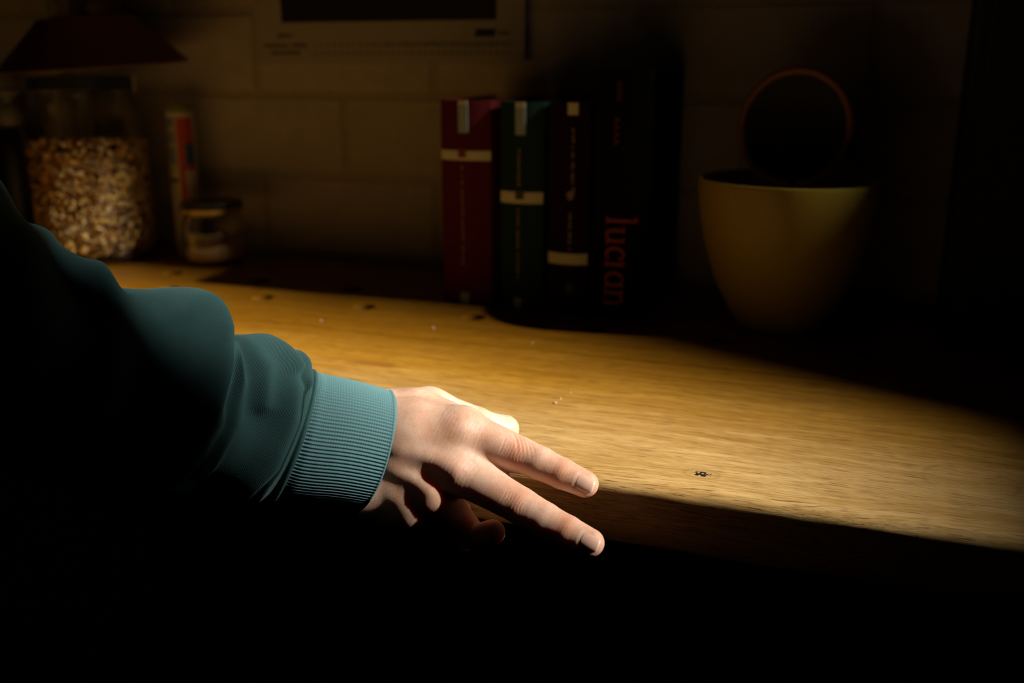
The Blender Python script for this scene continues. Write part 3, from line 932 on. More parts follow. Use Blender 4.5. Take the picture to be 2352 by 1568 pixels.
# ------------------------------------------------------------------ calendar on the wall
YC = YB - 0.006
PAPER = plain('calendar_paper', (0.46, 0.43, 0.37), 0.8, noise=0.05)
INK = plain('black_print', (0.012, 0.012, 0.013), 0.6)
INKL = plain('grey_print', (0.12, 0.11, 0.10), 0.6)
a, b = on_y(593, 147, YC), on_y(1205, 147, YC)
cal = empty('calendar', ((a[0] + b[0]) / 2, YC, a[2]))
tag(cal, 'wall calendar with a black picture and a row of dates above the books', 'calendar')
CT = a[2] + 0.30
bm = bm_box(((a[0] + b[0]) / 2, YC + 0.001, (a[2] + CT) / 2), (b[0] - a[0], 0.002, CT - a[2]), 0.0004, 1)
bm_obj('sheet', bm, PAPER, cal)
pa, pb = on_y(648, 55, YC), on_y(1140, 42, YC)
zc = (pa[2] + pb[2]) / 2
bm_obj('picture', bm_box(((pa[0] + pb[0]) / 2, YC - 0.0006, (zc + CT - 0.02) / 2), (pb[0] - pa[0], 0.0012, CT - 0.02 - zc)), INK, cal)
bm = bmesh.new()
bm_box(((a[0] + b[0]) / 2, YC - 0.002, CT - 0.004), (b[0] - a[0], 0.006, 0.010), 0.001, 1, bm=bm)
bm_obj('binding', bm, STEEL, cal)
def text_obj(name, body, size, pos, mat, parent, rot=None, depth=0.0002, align='LEFT'):
    cu = bpy.data.curves.new(name, 'FONT'); cu.body = body; cu.size = size; cu.extrude = depth; cu.align_x = align
    tmp = bpy.data.objects.new('tmp', cu); COL.objects.link(tmp)
    bpy.context.view_layer.update()
    me = bpy.data.meshes.new_from_object(tmp.evaluated_get(bpy.context.evaluated_depsgraph_get()))
    bpy.data.objects.remove(tmp)
    me.materials.clear(); me.materials.append(mat)
    o = bpy.data.objects.new(name, me)
    o.rotation_euler = rot or (math.pi / 2, 0, 0)
    o.location = Vector(pos) - loc_of(parent)
    link(o, parent)
    return o
for d in range(31):
    px = 724 + d * (1172 - 724) / 30.0
    q = on_y(px, 108 - (px - 724) * 0.006, YC)
    text_obj('date', str(d + 1), 0.0068 if d not in (4, 11, 14, 18) else 0.0085, (q[0], YC - 0.0004, q[2]), INK, cal, align='CENTER')
    q = on_y(px, 123 - (px - 724) * 0.005, YC)
    bm_obj('weekday_mark', bm_box((q[0], YC - 0.0003, q[2]), (0.0035, 0.0004, 0.0030)), INKL, cal)
for x0, x1, y, m in ((608, 662, 105, INKL), (670, 706, 104, INKL), (623, 690, 121, INKL), (638, 672, 82, INKL), (1145, 1172, 76, INKL)):
    k = x0
    while k < x1:
        w = rng.uniform(5, 9)
        p0, p1 = on_y(k, y, YC), on_y(min(k + w, x1), y, YC)
        bm_obj('print_mark', bm_box(((p0[0] + p1[0]) / 2, YC - 0.0003, p0[2]), (p1[0] - p0[0], 0.0004, rng.uniform(.003, .0048))), m, cal)
        k += w + 1.5
p0, p1 = on_y(1088, 76, YC), on_y(1137, 75, YC)
V = [(p0[0], YC - .0006, p0[2] - .004), (p1[0], YC - .0006, p0[2] - .004), (p1[0] + .0012, YC - .0006, p0[2] + .0045), (p0[0] + .004, YC - .0006, p0[2] + .0045)]
V += [(x, y + .0006, z) for x, y, z in V]
mesh_obj('print_block', V, [(0, 1, 2, 3), (7, 6, 5, 4), (0, 4, 5, 1), (1, 5, 6, 2), (2, 6, 7, 3), (3, 7, 4, 0)], INK, cal)

# ------------------------------------------------------------------ books
YS = 0.952
PAGES = plain('page_edges', (0.55, 0.5, 0.4), 0.9, noise=0.2, nscale=400)
def strokes(polys, to3, thick, mat, name, parent):
    """polys: list of (list of 2d points, list of widths); each becomes a ribbon"""
    bm = bmesh.new()
    for pts, w in polys:
        P = [np.array(p, float) for p in pts]
        if len(P) == 2:
            ww = w if hasattr(w, '__len__') else [w, w]
            P = [P[0] + (P[1] - P[0]) * k / 8 for k in range(9)]; w = [ww[0] + (ww[1] - ww[0]) * k / 8 for k in range(9)]
        L, R_ = [], []
        for i, p in enumerate(P):
            d = P[min(i + 1, len(P) - 1)] - P[max(i - 1, 0)]
            d /= np.linalg.norm(d) + 1e-9
            n_ = np.array([-d[1], d[0]])
            wi = (w[i] if hasattr(w, '__len__') else w) / 2
            L.append(p + n_ * wi); R_.append(p - n_ * wi)
        top = [bm.verts.new(to3(q, 0)) for q in L]; bot = [bm.verts.new(to3(q, 0)) for q in R_]
        for i in range(len(P) - 1):
            bm.faces.new((top[i], top[i + 1], bot[i + 1], bot[i]))
    r = bmesh.ops.extrude_face_region(bm, geom=bm.faces[:])
    vs = [g_ for g_ in r['geom'] if isinstance(g_, bmesh.types.BMVert)]
    d = Vector(to3((0, 0), thick)) - Vector(to3((0, 0), 0))
    bmesh.ops.translate(bm, verts=vs, vec=d)
    return bm_obj(name, bm, mat, parent)
def arc(cx, cy, rx, ry, a0, a1, n=14):
    return [(cx + rx * math.cos(math.radians(a0 + (a1 - a0) * i / n)), cy + ry * math.sin(math.radians(a0 + (a1 - a0) * i / n))) for i in range(n + 1)]
def book(name, x0, x1, hgt, mat, label, depth=0.155, ys=YS, labels=(), lines=()):
    w = x1 - x0
    B = empty(name, ((x0 + x1) / 2, ys + depth / 2, Z0))
    tag(B, label, 'book', 'books standing on the worktop')
    # cover: rounded spine wrapping two boards
    t = 0.0030
    out = []
    nseg = 14
    for i in range(nseg + 1):
        f = -1 + 2 * i / nseg
        bulge = 0.0060 * (1 - f * f)
        out.append(((x0 + x1) / 2 + f * (w / 2), ys + 0.0060 - bulge))
    prof = [(x0, ys + depth), (x0, ys + 0.016), (x0 + 0.0008, ys + 0.011), (x0, ys + 0.0075)] + out + [(x1, ys + 0.0075), (x1 - 0.0008, ys + 0.011), (x1, ys + 0.016), (x1, ys + depth)]
    inn = [(x0 + t, ys + depth), (x0 + t, ys + 0.016), (x0 + t, ys + 0.0125), (x0 + t, ys + 0.0115)] + [((x0 + x1) / 2 + (xx - (x0 + x1) / 2) * (1 - 2 * t / w), yy + t + .001) for xx, yy in out] + [(x1 - t, ys + 0.0115), (x1 - t, ys + 0.0125), (x1 - t, ys + 0.016), (x1 - t, ys + depth)]
    n = len(prof)
    bm = bmesh.new()
    ol, oh, il, ih = ([bm.verts.new((p[0], p[1], z)) for p in pp] for pp, z in ((prof, Z0), (prof, Z0 + hgt), (inn, Z0), (inn, Z0 + hgt)))
    for i in range(n - 1):
        bm.faces.new((ol[i], ol[i + 1], oh[i + 1], oh[i])); bm.faces.new((il[i + 1], il[i], ih[i], ih[i + 1]))
        bm.faces.new((oh[i], oh[i + 1], ih[i + 1], ih[i])); bm.faces.new((ol[i + 1], ol[i], il[i], il[i + 1]))
    for i in (0, n - 1):
        bm.faces.new((ol[i], oh[i], ih[i], il[i]))
    bm_obj('cover', bm, mat, B, smooth=True, auto=0.6)
    bm_obj('pages', bm_box(((x0 + x1) / 2, ys + 0.012 + (depth - 0.016) / 2, Z0 + hgt / 2), (w - 2 * t - .0006, depth - 0.016, hgt - 0.006)), PAGES, B)
    def yface(x):
        f = (x - (x0 + x1) / 2) / (w / 2)
        return ys + 0.0060 - 0.0060 * (1 - f * f)
    for lname, lx0, lx1, lz0, lz1, lm in labels:
        nn = 12
        V, F = [], []
        for i in range(nn + 1):
            x = lx0 + (lx1 - lx0) * i / nn
            y = yface(x)
            V += [(x, y - 0.0005, lz0), (x, y - 0.0005, lz1), (x, y + 0.0004, lz0), (x, y + 0.0004, lz1)]
        for i in range(nn):
            q, r_ = 4 * i, 4 * i + 4
            F += [(q, r_, r_ + 1, q + 1), (q + 2, q + 3, r_ + 3, r_ + 2), (q + 1, r_ + 1, r_ + 3, q + 3), (q, q + 2, r_ + 2, r_)]
        F += [(0, 1, 3, 2), (4 * nn, 4 * nn + 2, 4 * nn + 3, 4 * nn + 1)]
        mesh_obj(lname, V, F, lm, B)
    for px, zz0, zz1, mw, lm in lines:      # a line of tiny lettering down the spine
        bm = bmesh.new()
        z = zz1
        y = yface(px) - 0.0004
        while z > zz0:
            l_ = rng.uniform(0.0012, 0.0026)
            bm_box((px + rng.uniform(-.0003, .0003), y, z - l_ / 2), (mw * rng.uniform(.6, 1.0), 0.0005, l_), bm=bm)
            z -= l_ + rng.uniform(.0006, .0016)
            if rng.random() < 0.12: z -= 0.003
        bm_obj('spine_lettering', bm, lm, B)
    return B, yface
def zs(py, px=1200): return on_y(px, py, YS)[2]
def xs_(px, py): return on_y(px, py, YS)[0]
PALE = plain('pale_label', (0.62, 0.62, 0.44), 0.7, noise=0.06)
BLUEL = plain('pale_blue_label', (0.30, 0.40, 0.40), 0.7, noise=0.06)
REDSQ = plain('crest_red', (0.20, 0.03, 0.03), 0.7)
DARKSQ = plain('crest_dark', (0.06, 0.05, 0.035), 0.7)
GOLD = plain('faded_gold_print', (0.30, 0.22, 0.12), 0.6)
GREENL = plain('dark_green_label', (0.02, 0.07, 0.05), 0.7)
c1 = plain('red_cloth_cover', (0.10, 0.012, 0.014), 0.85, noise=0.15, nscale=500, spec=0.08)
c2 = plain('green_cloth_cover', (0.014, 0.036, 0.027), 0.85, noise=0.15, nscale=500, spec=0.08)
c3 = plain('dark_brown_cover', (0.016, 0.006, 0.005), 0.85, noise=0.15, nscale=500, spec=0.08)
c4 = plain('black_cover', (0.004, 0.004, 0.004), 0.85, noise=0.15, nscale=500, spec=0.08)
def L(name, px0, px1, py0, py1, m): return (name, xs_(px0, py0), xs_(px1, py0), zs(py1, px0), zs(py0, px0), m)
book('hardcover_book', -0.4345, -0.3790, 0.2115, c1, 'thick red book with a pale band high on its spine, leftmost of the four', labels=(
    ('title_label', xs_(1052, 240), xs_(1074, 240), zs(305, 1060), zs(240, 1060), BLUEL), ('label_top', xs_(1052, 232), xs_(1073, 232), zs(240.3, 1060), zs(231, 1060), PALE),
    ('spine_band', -0.4343, -0.3792, zs(368, 1060), zs(346, 1060), PALE), ('foot_label', xs_(1058, 680), xs_(1078, 680), zs(697, 1060), zs(670, 1060), BLUEL)),
    lines=((xs_(1063, 500), zs(610, 1060), zs(380, 1060), .0022, GOLD),))
B1 = bpy.data.objects['hardcover_book']
bm_obj('crest', bm_box((xs_(1062, 350), YS - 0.0012, zs(351, 1062)), (.0085, .0012, .0095)), REDSQ, B1)
B2, yf2 = book('hardcover_book', -0.3685, -0.3225, 0.2105, c2, 'thick dark green book with a yellowish band mid-spine, second from the left', labels=(
    ('title_label', xs_(1184, 240), xs_(1207, 240), zs(310, 1190), zs(247, 1190), BLUEL), ('label_top', xs_(1184, 240), xs_(1207, 240), zs(247.3, 1190), zs(235, 1190), PALE),
    ('spine_band', -0.3683, -0.3227, zs(467, 1190), zs(441, 1190), PALE), ('foot_label', xs_(1180, 690), xs_(1198, 690), zs(708, 1190), zs(684, 1190), BLUEL)),
    lines=((xs_(1192, 380), zs(422, 1190), zs(342, 1190), .0026, GOLD), (xs_(1190, 550), zs(640, 1190), zs(480, 1190), .0022, GOLD)))
bm_obj('crest', bm_box((xs_(1194, 448), YS - 0.0012, zs(447, 1194)), (.0090, .0012, .0095)), DARKSQ, B2)
B3, yf3 = book('hardcover_book', -0.3165, -0.2745, 0.2100, c3, 'dark brown book with a pale band low on its spine, third from the left', labels=(
    ('title_label', xs_(1305, 240), xs_(1328, 240), zs(264, 1310), zs(236, 1310), PALE), ('spine_band', -0.3163, -0.2747, zs(608, 1310), zs(583, 1310), PALE), ('foot_label', xs_(1298, 660), xs_(1316, 660), zs(675, 1310), zs(650, 1310), GREENL)),
    lines=((xs_(1316, 350), zs(420, 1310), zs(295, 1310), .0026, GOLD), (xs_(1309, 500), zs(572, 1310), zs(490, 1310), .0026, GOLD)))
# a small emblem in the middle of the third spine
strokes([([(0, 0), (.4, .5), (.9, .35), (.7, -.2), (.2, -.5)], .45), ([(.9, .3), (1.0, 1.3)], .3)], lambda q, d: (xs_(1303, 450) + q[0] * .0065, YS - 0.0004 - d, zs(450, 1305) + q[1] * .0065), .0004, GOLD, 'emblem', B3)
X4A, X4B = -0.2690, -0.2150
B4, yf4 = book('hardcover_book', X4A, X4B, 0.2420, c4, 'tall black book with red serif lettering reading lucian, rightmost of the four', depth=0.16)
REDINK = plain('red_print', (0.34, 0.035, 0.022), 0.7, noise=0.1)
DIMRED = plain('dim_red_print', (0.16, 0.018, 0.016), 0.6, noise=0.1)
# lettering: letter space u = reading direction (down the spine), v = letter height (towards the right)
TK_ = .17; TN = .075
def serif(u, v, wd=.46): return ([(u - wd / 2, v), (u + wd / 2, v)], TN)
def let_l(u): return [([(u, 0), (u, 1.62)], TK_), serif(u, .04), ([(u - .26, 1.50), (u - .02, 1.60)], [TN, .12])], .62
def let_u(u): return [([(u, .98), (u, .36)] + arc(u + .32, .36, .32, .34, 180, 290, 10)[1:] + [(u + .62, .22)], [TK_, TK_] + [TK_ - .008 * i for i in range(10)] + [TN]), ([(u + .66, .98), (u + .66, .04)], TK_), ([(u - .24, .95), (u, .95)], TN), ([(u + .44, .95), (u + .66, .95)], TN), ([(u + .66, .04), (u + .90, .04)], TN)], 1.18
def let_c(u): return [(arc(u + .36, .5, .42, .46, 48, 318, 24), [TN + .10 * math.sin(math.pi * min(1, i / 24)) for i in range(25)]), ([(u + .56, .74), (u + .66, .82)], [.16, .20])], .98
def let_i(u): return [([(u, 0), (u, .98)], TK_), serif(u, .04), ([(u - .24, .92), (u - .02, .97)], [TN, .1])], .62
def let_a(u): return [(arc(u + .34, .5, .40, .46, 25, 335, 26), [TN + .09 * abs(math.sin(math.radians(25 + 310 * i / 26 - 90))) for i in range(27)]), ([(u + .72, .98), (u + .72, .06)], TK_), ([(u + .72, .04), (u + .96, .04)], TN)], 1.22
def let_n(u): return [([(u, 0), (u, .96)], TK_), serif(u, .04, .44), ([(u - .22, .92), (u - .02, .97)], [TN, .1]), ([(u + .06, .72)] + arc(u + .36, .60, .31, .34, 150, 0, 10) + [(u + .67, 0)], [TN] + [TN + .009 * i for i in range(11)] + [TK_]), serif(u + .67, .04, .44)], 1.1
polys, u = [], 0.26
for fn in (let_l, let_u, let_c, let_i, let_a, let_n):
    p, adv = fn(u); polys += p; u += adv
z_top, z_bot = on_y(1425, 498, YS)[2], on_y(1420, 707, YS)[2]
su = (z_top - z_bot) / (u - 0.12)
xb = on_y(1390, 600, YS)[0]
sv = (on_y(1463, 505, YS)[0] - on_y(1391, 505, YS)[0]) / 1.64
strokes(polys, lambda q, d: (xb + q[1] * sv, YS - 0.0004 + 0.0060 * ((xb + q[1] * sv - (X4A + X4B) / 2) / ((X4B - X4A) / 2)) ** 2 - d, z_top - q[0] * su), .0004, REDINK, 'title_lettering', B4)
pl = []
for uu in range(4): pl += [([(uu * .9, 0), (uu * .9 + .3, 1)], .16), ([(uu * .9 + .3, 1), (uu * .9 + .6, 0)], .16)]
for (pya, pyb, pxb) in ((188, 233, 1418), (270, 333, 1412)):
    za, zb = on_y(1420, pya, YS)[2], on_y(1420, pyb, YS)[2]
    xx = on_y(pxb, pya, YS)[0]
    strokes(pl, lambda q, d: (xx + q[1] * .0052, YS - 0.0004 - d, za - q[0] * (za - zb) / 3.4), .0004, DIMRED, 'author_lettering', B4)

# ------------------------------------------------------------------ yellow pot with utensils
PC = (-0.083, 0.972, Z0)
YEL = plain('yellow_glaze', (0.27, 0.19, 0.012), 0.5, noise=0.05, nscale=20)
outp = smooth_prof([(0.0335, 0.0), (0.0415, 0.006), (0.0525, 0.022), (0.0640, 0.045), (0.0735, 0.072), (0.0800, 0.100), (0.0838, 0.125), (0.0850, 0.1420)], 5)
prof = [(0, 0)] + outp + [(0.0848, 0.1435), (0.0836, 0.1442), (0.0822, 0.1436)] + [(r - 0.0035, z) for r, z in reversed(outp) if z > 0.01] + [(0, 0.008)]
pot = lathe_obj('plant_pot', prof, PC, YEL, n=96)
tag(pot, 'rounded yellow pot standing right of the books', 'pot')
RIM = plain('reddish_brown_rim', (0.22, 0.075, 0.035), 0.5, noise=0.1)
cc = dep(1826, 292, .985)
cc[1] = 1.0; k = (1.0) / ray(1826, 292)[1]; cc = CAM + ray(1826, 292) * k
sv_ = empty('round_sieve', (cc[0], cc[1], Z0 + 0.008))
tag(sv_, 'dark round-headed kitchen tool with a reddish brown rim rising from the yellow pot', 'kitchen tool')
Rr = 0.0555
V, F = [], []
nn = 72
pr_ = [(Rr - .0060, -.004), (Rr, -.004), (Rr + .0012, 0), (Rr, .004), (Rr - .0060, .004), (Rr - .0068, 0)]
tilt = Matrix.Rotation(math.radians(-4), 3, 'X') @ Matrix.Rotation(math.radians(-14), 3, 'Z')
for i in range(nn):
    an = 2 * math.pi * i / nn
    for r, y in pr_:
        V.append(Vector(cc) + tilt @ Vector((r * math.cos(an), y, r * math.sin(an))))
for i in range(nn):
    for q in range(6):
        i2, q2 = (i + 1) % nn, (q + 1) % 6
        F.append((i * 6 + q, i * 6 + q2, i2 * 6 + q2, i2 * 6 + q))
mesh_obj('rim', V, F, RIM, sv_, smooth=True)
V, F = [], []
for j in range(9):
    rr = (Rr - .005) * j / 8
    for i in range(48):
        an = 2 * math.pi * i / 48
        for side in (0, 1):
            V.append(Vector(cc) + tilt @ Vector((rr * math.cos(an), .012 * (1 - (j / 8) ** 2) + .001 * side, rr * math.sin(an))))
for j in range(8):
    for i in range(48):
        i2 = (i + 1) % 48
        A = lambda jj, ii, s_: (jj * 48 + ii) * 2 + s_
        F.append((A(j, i, 0), A(j, i2, 0), A(j + 1, i2, 0), A(j + 1, i, 0)))
        F.append((A(j, i2, 1), A(j, i, 1), A(j + 1, i, 1), A(j + 1, i2, 1)))
mesh_obj('bowl', V, F, BLACKMT, sv_, smooth=True)
hb = Vector(cc) + tilt @ Vector((0, 0, -Rr))
V, F = tube([hb + Vector((0, 0, .001)), hb + Vector((0, 0, -.03)), hb + Vector((0, 0, -.06)), Vector((hb.x, hb.y, Z0 + .012))], [.0045, .0050, .0055, .0045])
mesh_obj('handle', V, F, BLACKMT, sv_, smooth=True)
STICK = plain('dark_stick', (0.030, 0.016, 0.010), 0.35, noise=0.2)
for i, (x0, y0, x1, y1, t, lab) in enumerate(((1877, 283, 1897, 400, .965, 'thin dark stick leaning right in the yellow pot, longest of three'), (1809, 306, 1815, 410, .95, 'thin dark stick upright in the middle of the yellow pot'), (1712, 385, 1717, 420, .955, 'short thin dark stick at the left side of the yellow pot'))):
    A, B = dep(x0, y0, t), dep(x1, y1, t)
    d = B - A; k = (A[2] - (Z0 + .022)) / -d[2]
    E_ = A + d * k
    # keep the foot inside the pot
    rel = E_[:2] - np.array(PC[:2]); m_ = np.linalg.norm(rel)
    if m_ > .040: E_[:2] = np.array(PC[:2]) + rel / m_ * .040
    pts = [A + (E_ - A) * q for q in np.linspace(0, 1, 9)]
    V, F = tube(pts, [.0006, .0011, .0013, .0015, .0018, .0021, .0023, .0024, .0022], 10)
    o = mesh_obj('kitchen_stick', V, F, STICK, smooth=True)
    tag(o, lab, 'stick', 'sticks in the yellow pot')

# tall dark panel at the right
q = on_y(2168, 700, 1.0)
bm = bmesh.new()
bm_obj('panel_board', bm_box((q[0] + 0.21, 1.0 + 0.062, Z0 + 0.19), (0.42, 0.120, 0.38), 0.003, 2), BLACKMT)
pn = bpy.data.objects['panel_board']; pn.name = 'tall_cabinet'
tag(pn, 'tall dark narrow cabinet standing at the right end against the wall', 'cabinet')
bm_obj('door', bm_box((q[0] + 0.21, 1.0 - 0.006, Z0 + 0.19), (0.40, 0.012, 0.36), 0.002, 2), BLACKMT, pn)
V, F = tube([(q[0] + .38, .985, Z0 + .20), (q[0] + .38, .975, Z0 + .205), (q[0] + .38, .975, Z0 + .295), (q[0] + .38, .985, Z0 + .30)], .004)
mesh_obj('handle', V, F, BLACKPL, pn, smooth=True)

# ------------------------------------------------------------------ big jar of muesli
JC = (-0.963, 1.028, Z0)
jar = empty('storage_jar', JC)
tag(jar, 'large glass jar with black clip lid, filled with granola', 'jar')
op = smooth_prof([(0.062, 0.0), (0.0735, 0.004), (0.0785, 0.016), (0.0790, 0.05), (0.0790, 0.12), (0.0785, 0.158), (0.0740, 0.178), (0.0655, 0.193), (0.0600, 0.202), (0.0590, 0.214)], 6)
ip = [(r - 0.0032, z) for r, z in reversed(op) if z > 0.006]
lathe_obj('glass', [(0, 0)] + op + ip + [(0.05, 0.0065), (0, 0.0065)], JC, GLASS, jar, n=96)
lid = lathe_obj('lid', [(0, .2155), (.0615, .2155), (.0635, .2165), (.0635, .230), (.0615, .2325), (.0300, .2330), (0, .2320)], JC, BLACKPL, jar, n=72)
q0 = dep(219, 188, 1.262)
rel = np.array([q0[0] - JC[0], q0[1] - JC[1]]); an = math.atan2(rel[1], rel[0])
LAB = plain('paper_tag', (0.55, 0.50, 0.40), 0.6, noise=0.1)
V, F = [], []
for i in range(9):
    a_ = an + (i - 4) / 4 * 0.235
    for z in (.211, .2315):
        V.append((JC[0] + .0646 * math.cos(a_), JC[1] + .0646 * math.sin(a_), Z0 + z)); V.append((JC[0] + .0636 * math.cos(a_), JC[1] + .0636 * math.sin(a_), Z0 + z))
for i in range(8):
    q, r_ = i * 4, i * 4 + 4
    F += [(q, r_, r_ + 2, q + 2), (q + 1, q + 3, r_ + 3, r_ + 1), (q + 2, r_ + 2, r_ + 3, q + 3), (q, q + 1, r_ + 1, r_)]
F += [(0, 2, 3, 1), (32, 33, 35, 34)]
mesh_obj('paper_tag', V, F, LAB, lid)
# granola: thousands of toasted flakes packed against the glass
def granola():
    ic = bmesh.new(); bmesh.ops.create_icosphere(ic, subdivisions=1, radius=1.0)
    ic.verts.ensure_lookup_table()
    BV = np.array([v.co[:] for v in ic.verts]); BF = np.array([[v.index for v in f.verts] for f in ic.faces]); ic.free()
    pal = np.array([(0.82, 0.50, 0.12), (0.90, 0.62, 0.19), (0.56, 0.28, 0.06), (0.95, 0.76, 0.38), (0.14, 0.065, 0.02), (0.05, 0.022, 0.01), (0.80, 0.50, 0.14)])
    pw = np.array([.24, .20, .16, .10, .12, .08, .10])
    Vs, Fs, Cs = [], [], []
    top = 0.146
    N = 3400
    base = 0
    for i in range(N):
        a_ = rng.uniform(0, 2 * math.pi)
        if i < 2700:
            z = rng.uniform(0.012, top); lim = 0.0735 if z > 0.02 else 0.066
            r = lim - rng.uniform(0.0005, 0.010)
        else:
            r = 0.071 * math.sqrt(rng.uniform(0, 1)); z = top + rng.uniform(-.004, .005) + 0.006 * math.cos(a_ * 1.0 + 1)
        sc = rng.uniform(.0022, .0048) * np.array([1, rng.uniform(.6, 1), rng.uniform(.3, .7)])
        q_ = rng.normal(size=4); q_ /= np.linalg.norm(q_)
        w_, x_, y_, z_ = q_
        Rm = np.array([[1 - 2 * (y_ * y_ + z_ * z_), 2 * (x_ * y_ - z_ * w_), 2 * (x_ * z_ + y_ * w_)], [2 * (x_ * y_ + z_ * w_), 1 - 2 * (x_ * x_ + z_ * z_), 2 * (y_ * z_ - x_ * w_)], [2 * (x_ * z_ - y_ * w_), 2 * (y_ * z_ + x_ * w_), 1 - 2 * (x_ * x_ + y_ * y_)]])
        v = (BV * (1 + rng.uniform(-.2, .2, (len(BV), 1))) * sc) @ Rm.T
        rad = min(r, 0.0745 - sc[0])
        v += np.array([JC[0] + rad * math.cos(a_), JC[1] + rad * math.sin(a_), Z0 + z])
        Vs.append(v); Fs.append(BF + base); base += len(BV)
        Cs.append(np.repeat((pal[rng.choice(7, p=pw)] * rng.uniform(.75, 1.2))[None], len(BV), 0))
    cv, cf = lathe([(0, .012), (.058, .012), (.066, .02), (.066, top - .004), (0, top - .002)], JC, 48)
    Vs.append(np.array(cv)); Cs.append(np.repeat(np.array([[.30, .15, .05]]), len(cv), 0))
    F = [tuple(f) for f in np.concatenate(Fs).tolist()] + [tuple(int(x) + base for x in f) for f in cf]
    V = np.concatenate(Vs); C = np.concatenate(Cs)
    o = mesh_obj('granola', V, F, attr_mat('toasted_flakes', 'tone', 0.6), origin=JC)
    at = o.data.attributes.new('tone', 'FLOAT_COLOR', 'POINT')
    at.data.foreach_set('color', np.concatenate([C, np.ones((len(C), 1))], 1).astype(np.float32).ravel())
    tag(o, 'golden brown granola filling the large glass jar', 'granola', kind='stuff')
granola()

# ------------------------------------------------------------------ small jar, half full
SC = (-0.797, 1.050, Z0)
sj = empty('small_jar', SC)
tag(sj, 'small glass jar with a dark gold-edged lid and a little brown powder', 'jar')
op = smooth_prof([(0.030, 0.0), (0.0365, 0.003), (0.0395, 0.011), (0.0400, 0.03), (0.0395, 0.048), (0.0370, 0.057), (0.0350, 0.0615), (0.0350, 0.066)], 6)
ip = [(r - 0.0022, z) for r, z in reversed(op) if z > 0.005]
lathe_obj('glass', [(0, 0)] + op + ip + [(0.028, 0.005), (0, 0.005)], SC, GLASS, sj, n=80)
GOLDM = plain('gold_lacquer', (0.55, 0.38, 0.10), 0.32, metal=0.9, noise=0.1)
DKLID = plain('dark_lid', (0.05, 0.035, 0.018), 0.4, metal=0.3, noise=0.1)
ld = lathe_obj('lid', [(0, .066), (.0378, .066), (.0385, .067), (.0385, .0765), (.0372, .0795), (.030, .0805), (0, .0795)], SC, DKLID, sj, n=80)
V, F = [], []
q0 = math.atan2(-SC[1] + .25, -SC[0] - .05)
lathe_obj('lid_band', [(.0384, .0665), (.0390, .067), (.0390, .0715), (.0384, .0720)], SC, GOLDM, ld, n=80, closed=True)
POW = plain('brown_powder', (0.80, 0.50, 0.22), 0.95, noise=0.15, nscale=300, bump=0.0006)
V, F = [], []
rg = [(0, .0055), (.028, .0055), (.0340, .0075), (.0365, .013)]
N_ = 48
cv, cf = lathe(rg, SC, N_)
V = [list(v) for v in cv]; F = [list(f) for f in cf]
start = len(V)
for j in range(7):
    rr = .0370 * (1 - j / 6)
    for i in range(N_):
        a_ = 2 * math.pi * i / N_
        x, y = rr * math.cos(a_), rr * math.sin(a_)
        zz = .024 + .16 * (x * .8 + y * .45) + .002 * math.sin(x * 150 + 1) * math.cos(y * 130)
        V.append([SC[0] + x, SC[1] + y, SC[2] + zz])
ring0 = 1 + 2 * N_
for i in range(N_):
    i2 = (i + 1) % N_
    F.append([ring0 + i, ring0 + i2, start + i2, start + i])
    for j in range(6):
        F.append([start + j * N_ + i, start + j * N_ + i2, start + (j + 1) * N_ + i2, start + (j + 1) * N_ + i])
o = mesh_obj('brown_powder', V, F, POW, smooth=True, origin=SC)
tag(o, 'brown powder heaped in the bottom of the small glass jar', 'powder', kind='stuff')

# ------------------------------------------------------------------ slim printed tube behind the small jar
q = on_y(425, 420, 1.085)
TC = (q[0], 1.085, Z0)
HT = on_y(425, 243, 1.085)[2] - Z0
def tube_label():
    m, nt, b = mat_new('printed_tube_label')
    g = NT(nt)
    a_ = g.n('ShaderNodeAttribute', attribute_name='lab')
    sep = g.n('ShaderNodeSeparateXYZ'); nt.links.new(a_.outputs['Vector'], sep.inputs[0])
    U, Vv = sep.outputs[0], sep.outputs[1]
    def box(u0, u1, v0, v1):
        f = g.math('MULTIPLY', g.math('GREATER_THAN', U, u0), g.math('LESS_THAN', U, u1))
        return g.math('MULTIPLY', f, g.math('MULTIPLY', g.math('GREATER_THAN', Vv, v0), g.math('LESS_THAN', Vv, v1)))
    c = g.mix(0.0, (0.62, 0.58, 0.46), (0, 0, 0))
    for u0, u1, v0, v1, col in ((-1, .30, .62, .93, (.22, .25, .33)), (-1, .32, .835, .865, (.45, .42, .30)), (-1, .30, .74, .76, (.50, .44, .12)), (-1, .30, .565, .62, (.52, .46, .13)), (-1, .28, .50, .535, (.06, .13, .03)),
                                (.08, .14, .0, .5, (.45, .40, .14)), (.20, .25, .0, .5, (.45, .40, .14)), (.34, .56, .0, .93, (.55, .075, .03)), (.56, .92, .58, .93, (.55, .075, .03)), (.60, .92, .62, .76, (.03, .12, .25))):
        c = g.mix(box(u0, u1, v0, v1), c, col)
    nt.links.new(c, b.inputs['Base Color']); b.inputs['Roughness'].default_value = 0.5
    return m
tb = empty('cardboard_tube', TC)
tag(tb, 'slim printed tube with red stripe and green lid behind the small jar', 'tube')
V, F = lathe([(0, 0), (.0175, 0), (.0175, HT - .008), (0, HT - .008)], TC, 64)
o = mesh_obj('label_body', V, F, tube_label(), tb, smooth=False, origin=TC)
fa = math.atan2(-TC[1], -TC[0])
la = np.zeros((len(o.data.vertices), 3), np.float32)
